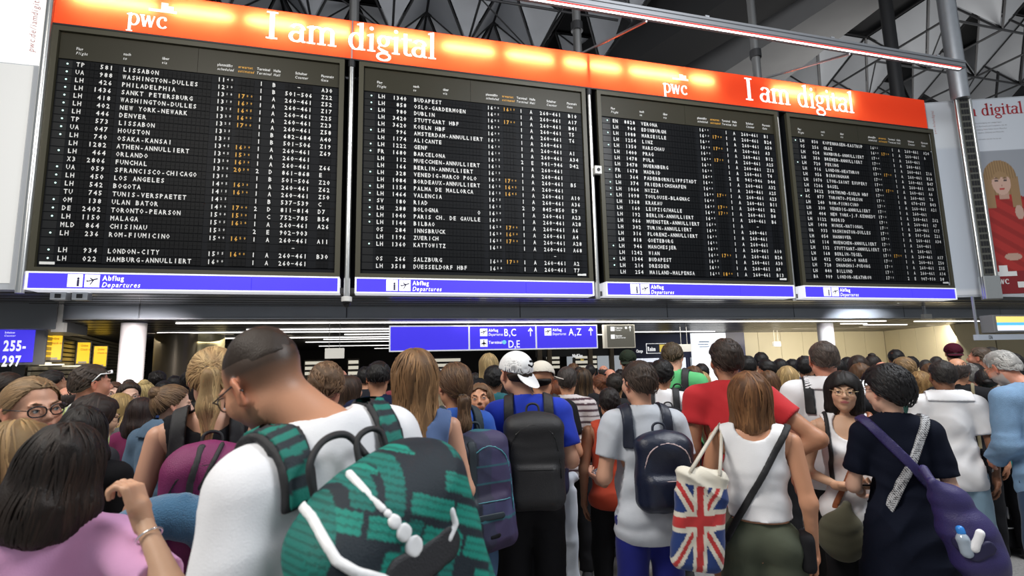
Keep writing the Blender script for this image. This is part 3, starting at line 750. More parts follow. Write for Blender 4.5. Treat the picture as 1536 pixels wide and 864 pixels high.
# ------------------------------------------------------------------ signs and screens of the low hall
gs = empty('guide_sign', (.36, 13.5, 2.03), 0, 'wide blue hanging guide sign to gates B,C, D,E and A,Z', 'sign')
for x0, x1 in ((.03, 2.02), (2.06, 3.86), (3.90, 5.65)): MB().box(x0, x1, -.02, .14, .03, .63).build('light_panel', m_blue, gs)
f = MB(); f.box(0, 5.68, -.03, .15, 0, .03); f.box(0, 5.68, -.03, .15, .63, .66); f.box(0, .03, -.03, .15, .03, .63); f.box(2.02, 2.06, -.03, .15, .03, .63); f.box(3.86, 3.9, -.03, .15, .03, .63); f.box(5.65, 5.68, -.03, .15, .03, .63)
f.build('frame', m_wsign, gs)
for x in (.4, 2.04, 3.88, 5.3): MB().box(x - .02, x + .02, .04, .08, .66, .74).build('hanger', m_dark, gs)
T = Text((0, -.034, 0)); T2 = Text((0, -.036, 0))
T.rect(2.33, 2.53, .37, .57); T.rect(2.33, 2.53, .09, .29); info_plane(T2, 2.335, .375, .19)
T2.poly([(2.42, .12), (2.44, .12), (2.44, .27), (2.42, .27)]); T2.poly([(2.35, .16), (2.51, .16), (2.43, .22)])
T.line('Abflug', 2.56, .49, .075, .8, .03); T.line('Departures', 2.56, .38, .075, .66, .015, .25); T.line('B,C', 2.99, .37, .20, .8, .01)
T.line('Terminal', 2.56, .17, .075, .85, .03); T.line('D,E', 3.1, .06, .20, .8, .01)
T.rect(4.12, 4.32, .37, .57); info_plane(T2, 4.125, .375, .19); T.line('Abflug', 4.35, .49, .075, .8, .03); T.line('Departures', 4.35, .38, .075, .66, .015, .25); T.line('A,Z', 4.82, .37, .20, .8, .01)
for x in (3.72, 5.48): T.rect(x - .012, x + .012, .36, .56); T.poly([(x - .07, .50), (x - .045, .48), (x, .54), (x, .59)]); T.poly([(x + .07, .50), (x, .59), (x, .54), (x + .045, .48)])
T.build('lettering', mat('white_glow_print', (.9,) * 3), gs); T2.build('pictogram', mat('ink_blue', (.02,) * 3), gs)
T = Text((0, -.034, 0)); T.poly([(2.985 + .055 * math.cos(a), .205 + .055 * math.sin(a)) for a in np.linspace(0, 2 * math.pi, 17)[:-1]]); T.build('mark', mat('cyan_print', (.2, .7, .8), .5, emit=(.2, .75, .9), estr=.7), gs)
g2 = empty('service_sign', (6.26, 13.5, 2.03), 0, 'grey hanging sign with white service pictograms right of the blue guide sign', 'sign')
MB().box(.08, .93, 0, .12, .02, .64).build('panel', mat('service_sign_grey', (.10, .10, .085), .4, emit=(.16, .15, .12), estr=.5), g2)
f = MB(); f.box(0, .08, -.01, .13, 0, .66); f.box(.93, .95, -.01, .13, 0, .66); f.box(.08, .93, -.01, .13, 0, .02); f.box(.08, .93, -.01, .13, .64, .66); f.build('frame', mat('cream_frame', (.6, .58, .5), .4, emit=(.6, .55, .45), estr=.4), g2)
for x in (.25, .8): MB().box(x - .02, x + .02, .04, .08, .66, .74).build('hanger', m_dark, g2)
T = Text((0, -.006, 0)); T.rect(.2, .32, .48, .6); T.rect(.2, .32, .26, .38); T.line('Toiletten', .35, .545, .045, .8, .02); T.line('Toilets', .35, .485, .045, .8, .01, .25); T.line('Besucher', .35, .325, .045, .8, .02); T.line('Observation', .35, .27, .045, .8, .01, .25)
T.rect(.65, .71, .54, .6); T.rect(.80, .815, .47, .6); T.poly([(.76, .55), (.8075, .62), (.855, .55), (.8075, .585)]); T.build('lettering', mat('white_glow_print', (.9,) * 3), g2)
def hanging_box(px, py, Y, w, h, label):
    c = hity(px, py, Y); e = empty('exit_lamp', tuple(c), 0, label, 'lamp')
    MB().box(-w / 2, w / 2, -.06, .06, -h / 2, h / 2).build('case', mat('lamp_case', (.8, .78, .7), .4, emit=(1, .95, .85), estr=.5), e, bevel=.01)
    for s in (-.3, .25): MB().box(w * s - .006, w * s + .006, -.006, .006, h / 2, 2.8 - c[2]).build('rod', m_boxwhite, e)
hanging_box(502, 530, 13.0, .43, .24, 'small white box lamp on two rods under the low ceiling at left of the sign')
hanging_box(1027, 522, 13.9, .38, .22, 'small white box lamp on two rods left of the bright white screen')
hanging_box(1165, 516, 18.5, .33, .2, 'small white box lamp on two rods before the cream wall')
# check-in sign and screens
def screen(name, px0, px1, py0, py1, Y, rz, label, m, thick=.12, lines=None, dep=None):
    a = hity(px0, py0, Y); zt = a[2]; zb = hity(px0, py1, Y)[2]; w = None
    e = empty(name, (a[0], a[1], zb), rz, label, 'screen' if name != 'counter_sign' else 'sign'); h = zt - zb
    d = np.array([math.cos(rz), math.sin(rz)]); r = ray(px1, py0); r2 = np.array([r[0], r[1]])
    t = np.linalg.solve(np.array([d, -r2]).T, -(a[:2])); w = t[0]
    MB().box(0, w, 0, thick, 0, h).build('case', mat('screen_case', (.22, .23, .24), .4), e, bevel=.01)
    MB().box(.03, w - .03, -.012, 0, .05, h - .03).build('display', m, e)
    return e, w, h
e, w, h = screen('counter_sign', -4, 72, 489, 548, 12.05, .35, 'blue illuminated sign reading 255-297 at the far left', mat('screen_case', (.22,) * 3), .12)
MB().box(.0, w * .76, -.025, -.013, .05, h - .03).build('light_panel', m_blue, e)
T = Text((0, -.03, 0)); T.line('Schalter', .12, h - .14, .035, .8, .02); T.line('Counter', .12, h - .2, .035, .8, .01, .25); T.line('255-', .12, h - .47, .20, .56, .035); T.line('297', .12, h - .76, .20, .56, .035)
T.build('lettering', mat('white_glow_print', (.9,) * 3), e)
m_ysc = mat('yellow_display', (.8, .5, .02), .4, emit=(1.0, .62, .03), estr=.95)
for i, (a0, a1, b0, b1, Y) in enumerate(((67, 97, 500, 543, 14.2), (115, 138, 512, 548, 16.4), (140, 163, 518, 552, 18.6))):
    e, w, h = screen('checkin_screen', a0, a1, b0, b1, Y, .55, 'yellow check-in screen, %s of the three on the slatted wall' % ('nearest', 'middle', 'farthest')[i], m_ysc)
    T = Text((0, -.014, 0)); 
    for k_ in range(2): T.line(('Online', 'Check-in')[k_], w * .3, h * (.78 - .16 * k_), h * .09, .7, .01)
    T.build('lettering', mat('red_print', (.6, .1, .02), .5), e)
    T = Text((0, -.014, 0)); T.rect(w * .2, w * .75, .055, .1); T.build('lettering', m_white, e)
e, w, h = screen('checkin_screen', 195, 205, 531, 557, 21.0, .75, 'small greenish screen right of the white column', mat('green_display', (.4, .42, .15), .4, emit=(.55, .6, .2), estr=.6))
e, w, h = screen('counter_sign', 204, 214, 531, 558, 21.2, .35, 'narrow blue sign with white digits right of the white column', m_blue)
T = Text((0, -.016, 0)); 
for k_ in range(3): T.line('298'[k_], w * .5, h * (.7 - .3 * k_), h * .2, .7, .03)
T.build('lettering', mat('white_glow_print', (.9,) * 3), e)
for i, (px, Y) in enumerate(((57, 13.2), (78, 14.0), (107, 16.0), (125, 17.5))):
    c = hity(px, 546 + i * 2, Y); e = empty('desk_lamp_panel', tuple(c), .3, 'flat lit lamp panel under the check-in screens, number %s from the left' % ('one', 'two', 'three', 'four')[i], 'lamp')
    MB().box(-.2, .2, -.1, .1, 0, .03).build('diffuser', mat('warm_diffuser', (.9, .85, .7), .4, emit=(1, .9, .65), estr=1.2), e)
# wall brackets under fascia
e = empty('ceiling_bracket', tuple(hity(90, 478, 12.0)), 0, 'white vertical bracket with a box hanging under the left bulkhead', 'bracket')
MB().box(-.03, .03, -.03, .03, -.1, .35).build('arm', m_boxwhite, e); MB().box(-.1, .1, -.06, .06, -.26, -.08).build('box', m_boxwhite, e)
e = empty('ceiling_bracket', tuple(hity(1386, 465, 11.2)), 0, 'grey bracket with a small box below the right end of the boards', 'bracket')
MB().box(-.03, .03, -.03, .03, -.15, .4).build('arm', m_galv, e); MB().box(-.08, .2, -.05, .05, -.25, -.12).build('box', m_boxwhite, e)
# counter 136 at right
c = hity(1463, 502, 9.0); e = empty('counter_sign', tuple(c), .0, 'pale counter sign reading 136 hanging at the right edge', 'sign')
MB().box(0, 1.6, -.05, .05, -.13, .0).build('board', mat('pale_sign', (.55, .6, .68), .4), e)
MB().box(.05, .09, -.02, .02, 0, .9).build('hanger', m_galv, e)
T = Text((0, -.053, 0)); T.line('136', .34, -.105, .085, .85, .02); T.build('lettering', m_dark, e)
c = hity(1496, 499, 8.9); e = empty('info_screen', tuple(c), .0, 'wall screen with yellow, blue and white bands above sign 136', 'screen')
MB().box(-.06, 1.2, -.0, .3, 0, .42).build('case', mat('screen_case', (.22,) * 3), e, bevel=.02)
for z0, z1, cc, nm in ((.24, .38, (1, .72, .2), 'yellow'), (.17, .24, (.1, .5, .8), 'azure'), (.05, .17, (.85, .9, 1), 'milk')): MB().box(.03, 1.15, -.012, 0, z0, z1).build('display_band', mat(nm + '_band', cc, .4, emit=cc, estr=.8), e)
# shops behind the guide signs
XX = lambda px, Y=21.0, py=520: hity(px, py, Y)[0]
ZZ = lambda py, Y=21.0, px=990: hity(px, py, Y)[2]
sx0 = XX(952); sh = empty('shop_front', (sx0, 21, 0), 0, 'dark blue shop front with white Change and Reise lettering', 'shop')
MB().box(0, XX(1037) - sx0, 0, .3, ZZ(537), 2.74).build('fascia', mat('navy_fascia', (.008, .012, .06), .4), sh)
for p0, p1 in ((953, 964), (966, 991), (1017, 1031)): MB().box(XX(p0) - sx0, XX(p1) - sx0, .2, .3, .9, ZZ(537)).build('window', mat('shop_glow', (.8, .8, .85), .4, emit=(.85, .9, 1), estr=.8), sh)
for p0 in (951, 992, 1033): MB().box(XX(p0) - sx0, XX(p0 + 3) - sx0, .1, .35, 0, ZZ(537)).build('post', mat('navy_fascia', (.01,) * 3), sh)
T = Text((0, -.01, 0)); T.line('Change', XX(954) - sx0, ZZ(528), .13, .5, .03); x0, x1 = XX(969) - sx0, XX(1006) - sx0; z0, z1 = ZZ(530), ZZ(515)
T.rect(x0, x0 + .03, z0, z1); T.rect(x0, x1, z0, z0 + .02); T.rect(x0, x1, z1 - .02, z1); T.line('Reise', x0 + .08, ZZ(526), .18, .55, .05); T.line('C', XX(1011) - sx0, ZZ(526), .14, .8, .03)
T.build('lettering', mat('white_glow_print', (.9,) * 3), sh)
T = Text((0, -.012, 0)); T.rect(XX(989) - sx0, x1, ZZ(528), ZZ(517)); T.build('lettering', mat('yellow_glow_print', (.8, .6, .1), .5, emit=(.9, .65, .1), estr=.6), sh)
c = hity(1058, 500, 19.5); e = empty('light_wall', (c[0] - .55, 19.5, 0), 0, 'bright white illuminated wall panel with a blue edge behind the green shirt man', 'light wall')
MB().box(-.1, 1.55, 0, .15, .6, 2.72).build('panel', mat('bright_panel', (.9, .92, .95), .4, emit=(.93, .96, 1), estr=.95), e); MB().box(1.56, 2.5, 0, .2, 0, 2.74).build('edge_panel', mat('navy_panel', (.01, .015, .09), .4), e)
T = Text((0, -.01, 0)); T.rect(.2, .7, 2.32, 2.36); T.rect(.15, .65, 2.22, 2.25); T.rect(.2, .7, 2.12, 2.15); T.build('mark', mat('azure_print', (.1, .3, .6), .5), e)
bx0 = XX(806, 22); s2 = empty('shop_front', (bx0, 22, 0), 0, 'dark bar front with a small white illuminated name over the far crowd', 'shop')
MB().box(0, 3.6, 0, .3, 1.85, 2.74).build('fascia', mat('bar_fascia', (.02, .018, .015), .4), s2)
for x in (0.0, .45, 2.4, 3.45): MB().box(x, x + .18, -.1, .1, 0, 2.74).build('post', mat('bar_post', (.22, .17, .10), .5), s2)
T = Text((0, -.02, 0)); T.line('NicKlas', XX(858, 22) - bx0, ZZ(536, 22, 866), .15, .62, .04); T.build('lettering', mat('white_glow_print', (.9,) * 3), s2)
T = Text((0, -.02, 0)); T.line('Bar', XX(870, 22) - bx0, ZZ(541, 22, 872), .09, .8, .04); T.build('lettering', mat('yellow_glow_print', (.8,) * 3), s2)
for i, (px, py, Y, w) in enumerate(((475, 553, 26, 1.1), (530, 551, 24, .5), (667, 546, 25, 1.6), (880, 560, 24, 1.2), (830, 556, 26, .8))):
    c = hity(px, py, Y); e = empty('shop_shelf', (c[0], c[1], 1.2), 0, ('distant lit shop shelf between the cropped heads', 'narrow warm lit shelf right of centre left', 'pale lit shop shelf behind the long-haired women', 'lit shelf with small bottles under the bar name', 'dim lit shelf behind the white cap')[i], 'shelf')
    MB().box(-w / 2, w / 2, 0, .3, -1.2, .75).build('case', mat('shelf_dark', (.03, .025, .02), .5), e)
    for k_ in range(3): MB().box(-w / 2 + .04, w / 2 - .04, -.01, 0, .06 + k_ * .24, .2 + k_ * .24).build('lit_bay', mat('shelf_glow', (.7, .65, .5), .5, emit=(.95, .9, .75), estr=.55), e)
# ------------------------------------------------------------------ distance-field modelling (bodies, clothes, hair, bags)
A = lambda *v: np.array(v, np.float32)
def cone(a, b, ra, rb, k=.02): return ('c', A(*a), A(*b), float(ra), float(rb), k)
def ell(c, r, k=.02, R=None): return ('e', A(*c), A(*r), R, 0, k)
def rbox(c, hs, r, k=.01, R=None): return ('b', A(*c), A(*hs), r, R, k)
def pd(p, X):
    t = p[0]
    if t == 'c':
        a, b, ra, rb = p[1:5]; ab = b - a; L2 = float(ab @ ab) + 1e-9; pa = X - a
        h = np.clip((pa @ ab) / L2, 0, 1); q = pa - h[..., None] * ab
        return np.sqrt((q * q).sum(-1)) - (ra + (rb - ra) * h)
    if t == 'e':
        q = X - p[1]
        if p[3] is not None: q = q @ p[3]
        r = p[2]; k0 = np.sqrt(((q / r) ** 2).sum(-1)); k1 = np.sqrt(((q / (r * r)) ** 2).sum(-1)) + 1e-6
        return k0 * (k0 - 1) / k1
    q = X - p[1]
    if p[4] is not None: q = q @ p[4]
    q = np.abs(q) - (p[2] - p[3]); o = np.maximum(q, 0)
    return np.sqrt((o * o).sum(-1)) + np.minimum(q.max(-1), 0) - p[3]
def bb(p):
    if p[0] == 'c': r = max(p[3], p[4]); return np.minimum(p[1], p[2]) - r, np.maximum(p[1], p[2]) + r
    m = p[2] if (p[3] is None if p[0] == 'e' else p[4] is None) else np.full(3, float(np.linalg.norm(p[2])))
    return p[1] - m, p[1] + m
def smin(a, b, k): h = np.maximum(k - np.abs(a - b), 0) / k; return np.minimum(a, b) - h * h * k * .25
def ev(prims, X, inf=0.0):
    d = np.full(X.shape[:-1], 9., np.float32)
    for p in prims: d = smin(d, pd(p, X) - inf, p[5])
    return d
def grid(lo, hi, h):
    ax = [np.arange(lo[i], hi[i] + h, h, dtype=np.float32) for i in range(3)]
    return ax, np.stack(np.meshgrid(*ax, indexing='ij'), -1)
def field(prims, h, inf=0.0, lo=None, hi=None, pad=.03):
    """smooth union of prims on a grid; each prim only touches its own neighbourhood"""
    if lo is None:
        B = [bb(p) for p in prims]; lo = np.min([b[0] for b in B], 0) - inf - 2 * h; hi = np.max([b[1] for b in B], 0) + inf + 2 * h
    ax, X = grid(lo, hi, h); D = np.full(X.shape[:3], 1.0, np.float32)
    for p in prims:
        l, u = bb(p); m = p[5] + inf + pad + 2 * h
        s = tuple(slice(max(0, int((l[i] - m - lo[i]) / h)), max(0, int((u[i] + m - lo[i]) / h) + 2)) for i in range(3))
        if D[s].size: D[s] = smin(D[s], pd(p, X[s]) - inf, p[5])
    return X, D
def nets(X, D):
    """naive surface nets -> verts, quads"""
    S = D < 0; c = S[:-1, :-1, :-1].astype(np.int8); offs = [(i, j, k) for i in (0, 1) for j in (0, 1) for k in (0, 1)]
    n0, n1, n2 = D.shape
    sl = lambda o: (slice(o[0], n0 - 1 + o[0]), slice(o[1], n1 - 1 + o[1]), slice(o[2], n2 - 1 + o[2]))
    cnt = sum(S[sl(o)].astype(np.int8) for o in offs); act = np.argwhere((cnt > 0) & (cnt < 8))
    if not len(act): return np.zeros((0, 3), np.float32), np.zeros((0, 4), int)
    idx = -np.ones((n0 - 1, n1 - 1, n2 - 1), np.int64); idx[tuple(act.T)] = np.arange(len(act))
    acc = np.zeros((len(act), 3), np.float32); w = np.zeros(len(act), np.float32)
    for o in offs:
        for a in range(3):
            if o[a]: continue
            e = list(o); e[a] = 1; i0 = tuple((act + o).T); i1 = tuple((act + e).T); d0 = D[i0]; d1 = D[i1]; m = (d0 < 0) != (d1 < 0)
            t = np.where(m, d0 / np.where(m, d0 - d1, 1), 0)[:, None]
            acc += np.where(m[:, None], X[i0] * (1 - t) + X[i1] * t, 0); w += m
    V = acc / w[:, None]; Q = []
    for a in range(3):
        b, c_ = (a + 1) % 3, (a + 2) % 3; s0 = [slice(None)] * 3; s1 = [slice(None)] * 3; s0[a] = slice(0, -1); s1[a] = slice(1, None)
        m = S[tuple(s0)] != S[tuple(s1)]; e = np.argwhere(m); e = e[(e[:, b] > 0) & (e[:, c_] > 0) & (e[:, b] < D.shape[b] - 1) & (e[:, c_] < D.shape[c_] - 1)]
        if not len(e): continue
        ub = np.zeros(3, int); ub[b] = 1; uc = np.zeros(3, int); uc[c_] = 1
        q = np.stack([idx[tuple((e - ub - uc).T)], idx[tuple((e - uc).T)], idx[tuple(e.T)], idx[tuple((e - ub).T)]], 1)
        fl = ~S[tuple(e.T)]; q[fl] = q[fl][:, ::-1]; Q.append(q)
    return V, np.concatenate(Q)
def join(parts):
    V = []; Q = []; n = 0
    for v, q in parts: V.append(v); Q.append(q + n); n += len(v)
    return np.concatenate(V), np.concatenate(Q)
def tomesh(V, Q, name='m'):
    me = bpy.data.meshes.new(name); me.vertices.add(len(V)); me.vertices.foreach_set('co', np.ascontiguousarray(V, np.float32).ravel())
    k = Q.shape[1]; me.loops.add(len(Q) * k); me.loops.foreach_set('vertex_index', np.ascontiguousarray(Q, np.int32).ravel())
    me.polygons.add(len(Q)); me.polygons.foreach_set('loop_start', np.arange(0, len(Q) * k, k, dtype=np.int32))
    me.update(calc_edges=True); me.polygons.foreach_set('use_smooth', np.ones(len(Q), bool)); return me
def rot(yaw=0, pitch=0, roll=0):
    """yaw>0 turns to the right, pitch>0 nods down, roll>0 tips to the right"""
    y, p, r = map(math.radians, (-yaw, -pitch, roll))
    Rz = np.array([[math.cos(y), -math.sin(y), 0], [math.sin(y), math.cos(y), 0], [0, 0, 1]])
    Rx = np.array([[1, 0, 0], [0, math.cos(p), -math.sin(p)], [0, math.sin(p), math.cos(p)]])
    Ry = np.array([[math.cos(r), 0, math.sin(r)], [0, 1, 0], [-math.sin(r), 0, math.cos(r)]])
    return (Rz @ Rx @ Ry).astype(np.float32)
def wrinkle(X, amp, seed=0, f=1.0):
    a, b, c = X[..., 0] * f, X[..., 1] * f, X[..., 2] * f; s = seed * 1.7
    w = .08 * np.sin(9 * c + s) + .05 * np.sin(13 * a + 2 * s)
    u = np.abs(np.sin(17 * (c + .5 * a + w) + 6 * b + s)); v = np.abs(np.sin(23 * (a * .9 - .45 * c + .6 * w) + 1.3 * s))
    return amp * (1.5 * (u ** .6 - .7) + .9 * (v ** .7 - .7)) * (.6 + .4 * np.sin(7 * c + 5 * a + s)) + amp * (np.sin(26 * (c + w + .45 * a) + 11 * b + s) * .5 + np.sin(41 * (a * .8 - .5 * c + w) + 3 * s + 9 * b) * .3 + np.sin(63 * (c * .7 + a * .4 + w) + s) * .2)

# ------------------------------------------------------------------ strands of hair
def strands(prims, inf, roots, flow, steps, step, w, rng, lift=.004, wave=0.0, cols=None, bri=(.75, 1.25)):
    roots = roots[:int(len(roots) * .8)]; w = w * 1.12; P_ = roots.astype(np.float32).copy(); n = len(P_); lift_ = rng.uniform(.0, lift, n).astype(np.float32); pts = []; nrm = []
    ph = rng.uniform(0, 6.28, n); jit = rng.normal(0, .12, (n, 3)).astype(np.float32)
    e = .004
    def g(P_):
        G = np.stack([ev(prims, P_ + np.eye(3, dtype=np.float32)[i] * e) - ev(prims, P_ - np.eye(3, dtype=np.float32)[i] * e) for i in range(3)], -1)
        return G / (np.linalg.norm(G, axis=1)[:, None] + 1e-6)
    N = g(P_)
    for s in range(steps + 1):
        d = ev(prims, P_) - inf; P_ = P_ - N * np.clip(d, -.03, .03)[:, None]
        pts.append(P_ + N * (lift_ * math.sin(math.pi * min(1, .15 + s / steps)))[:, None]); nrm.append(N)
        F = flow(P_) + jit; T = F - N * (F * N).sum(1)[:, None]; T /= np.linalg.norm(T, axis=1)[:, None] + 1e-6
        if wave: sd = np.cross(N, T); T = T + sd * (wave * np.sin(ph + s * 1.1))[:, None]
        P_ = P_ + T * step; N = g(P_)
    pts = np.stack(pts, 1); nrm = np.stack(nrm, 1); tg = np.gradient(pts, axis=1)
    sd = np.cross(nrm, tg); sd /= np.linalg.norm(sd, axis=2)[..., None] + 1e-6
    ww = (w * rng.uniform(.6, 1.3, n))[:, None, None] * (np.array([max(.12, math.sin(math.pi * min(1, .2 + .8 * s / steps)) ** .6) for s in range(steps + 1)]))[None, :, None]
    Lp = pts - sd * ww / 2 - nrm * ww * .25; Rp = pts + sd * ww / 2 - nrm * ww * .25
    V = np.stack([Lp, pts, Rp], 2).reshape(-1, 3); m = steps + 1
    base = (np.arange(n) * m * 3)[:, None, None] + (np.arange(steps) * 3)[None, :, None] + np.array([0, 1])[None, None, :]
    Q = np.stack([base, base + 1, base + 4, base + 3], -1).reshape(-1, 4)
    br = rng.uniform(bri[0], bri[1], n); c = np.repeat(br, m * 3)
    return V.astype(np.float32), Q, c

# ------------------------------------------------------------------ head
def head_prims(fem=False, w=1.0, detail=True):
    k = .018
    L = [ell((0, -.014, .032), (.074 * w, .093, .083), .02), ell((0, .024, -.034), (.057 * w, .064, .076), .03), ell((0, .060, -.090), (.022, .018, .018), .025)]
    for s in (-1, 1):
        L += [ell((s * .043 * w, .0, -.058), (.018 if fem else .022, .03, .026), .03), ell((s * .038, .060, -.02), (.025, .024, .026), .025),
              ell((s * .030, .078, .026), (.024, .011, .009), .014)]
    if detail:
        L += [cone((0, .086, .016), (0, .105, -.020), .0075, .0115, .012), ell((-.012, .096, -.026), (.008, .010, .008), .006), ell((.012, .096, -.026), (.008, .010, .008), .006),
              ell((0, .084, -.052), (.027, .013, .016), .015)]
    return L
def ears(w=1.0):
    L = []
    for s in (-1, 1):
        R = rot(s * -25)
        L += [ell((s * .079 * w, -.008, .002), (.007, .019, .032), .008, R), cone((s * .072 * w, -.002, -.02), (s * .078 * w, -.004, -.026), .008, .009, .008)]
    return L

def build_head(skin, rng, fem=False, w=1.0, h=.0055, face=True, neck=None, neck_r=.055, stubble=0.0, beard=None, fade=None, lipcol=None, blush=.5):
    """returns verts, quads, colours in head space"""
    pr = head_prims(fem, w) + ears(w)
    if neck is not None: pr = pr + [cone((0, -.018, -.055), neck, neck_r * .96, neck_r, .03), cone(neck, (neck[0] * 1.15, neck[1] * 1.1, neck[2] - .03), neck_r, neck_r * 1.15, .02)]
    X, D = field(pr, h, pad=.02)
    if face:
        for s in (-1, 1):
            sock = pd(ell((s * .031, .097, .007), (.019, .016, .012)), X); D = -smin(-D, sock, .012)
            lid = pd(ell((s * .031, .0785, .006), (.0145, .0145, .0140)), X)
            D = smin(D, lid, .004); slit = pd(ell((s * .031, .094, .005), (.0125, .010, .0048)), X); D = np.maximum(D, -slit)
        m = pd(ell((0, .101, -.0545), (.020, .006, .0016)), X); D = np.maximum(D, -m)
    for s in (-1, 1):
        D = -smin(-D, pd(ell((s * .087 * w, .000, .004), (.007, .010, .017)), X), .006)
    V, Q = nets(X, D); C = np.tile(np.array(skin, np.float32), (len(V), 1))
    x, y, z = V.T
    def mixc(mask, col): nonlocal C; m_ = np.clip(mask, 0, 1)[:, None]; C = C * (1 - m_) + np.array(col, np.float32) * m_
    ck = np.exp(-(((np.abs(x) - .04) / .018) ** 2 + ((z + .022) / .02) ** 2)) * (y > .03); mixc(ck * .35 * blush, np.array(skin) * (1.15, .62, .6))
    er = np.exp(-(((np.abs(x) - .08) / .012) ** 2)) * (np.abs(z) < .045) * (np.abs(y + .005) < .03); mixc(er * .5, np.array(skin) * (1.15, .60, .5))
    if face:
        lc = lipcol or np.array(skin) * (.80, .48, .46)
        mixc(((x / .023) ** 2 + ((z + .054) / .0085) ** 2 < 1) * (y > .07) * 1.0, lc)
    if stubble or beard is not None:
        bc = beard if beard is not None else (.05, .035, .025)
        bm = ((z < -.035 - .35 * np.maximum(0, y - .075)) & (z > -.125) & (y > -.02) | ((z < -.01) & (np.abs(x) > .05) & (y > -.01) & (y < .05)))
        lipz = ((x / .026) ** 2 + ((z + .054) / .011) ** 2 < 1)
        mixc((bm & ~lipz) * np.clip((-.02 - z) / .03, .3, 1) * (stubble or .8), bc)
    if fade is not None:
        th = np.arctan2(np.abs(x), y + .01); lim = np.interp(th, [0, .9, 1.3, 1.7, 3.14], [.07, .04, -.030, -.052, -.070])
        fm = np.clip((z - lim) / .085, 0, 1) * (np.abs(x) < .078 * w + .0 * z + .02); ear = (np.abs(x) > .074 * w) & (z < .03)
        mixc(np.where(ear, 0, fm ** 1.1 * .97), fade)
    return V, Q, C

def hairline(X, nape=-.06, front=.078, temple=.045, ear=.012):
    th = np.arctan2(np.abs(X[..., 0]), X[..., 1] + .005)
    return np.interp(th, [0, .45, .95, 1.35, 1.75, 2.3, 3.14], [front, front - .004, temple, ear, ear - .01, (nape + ear) / 2 - .012, nape])

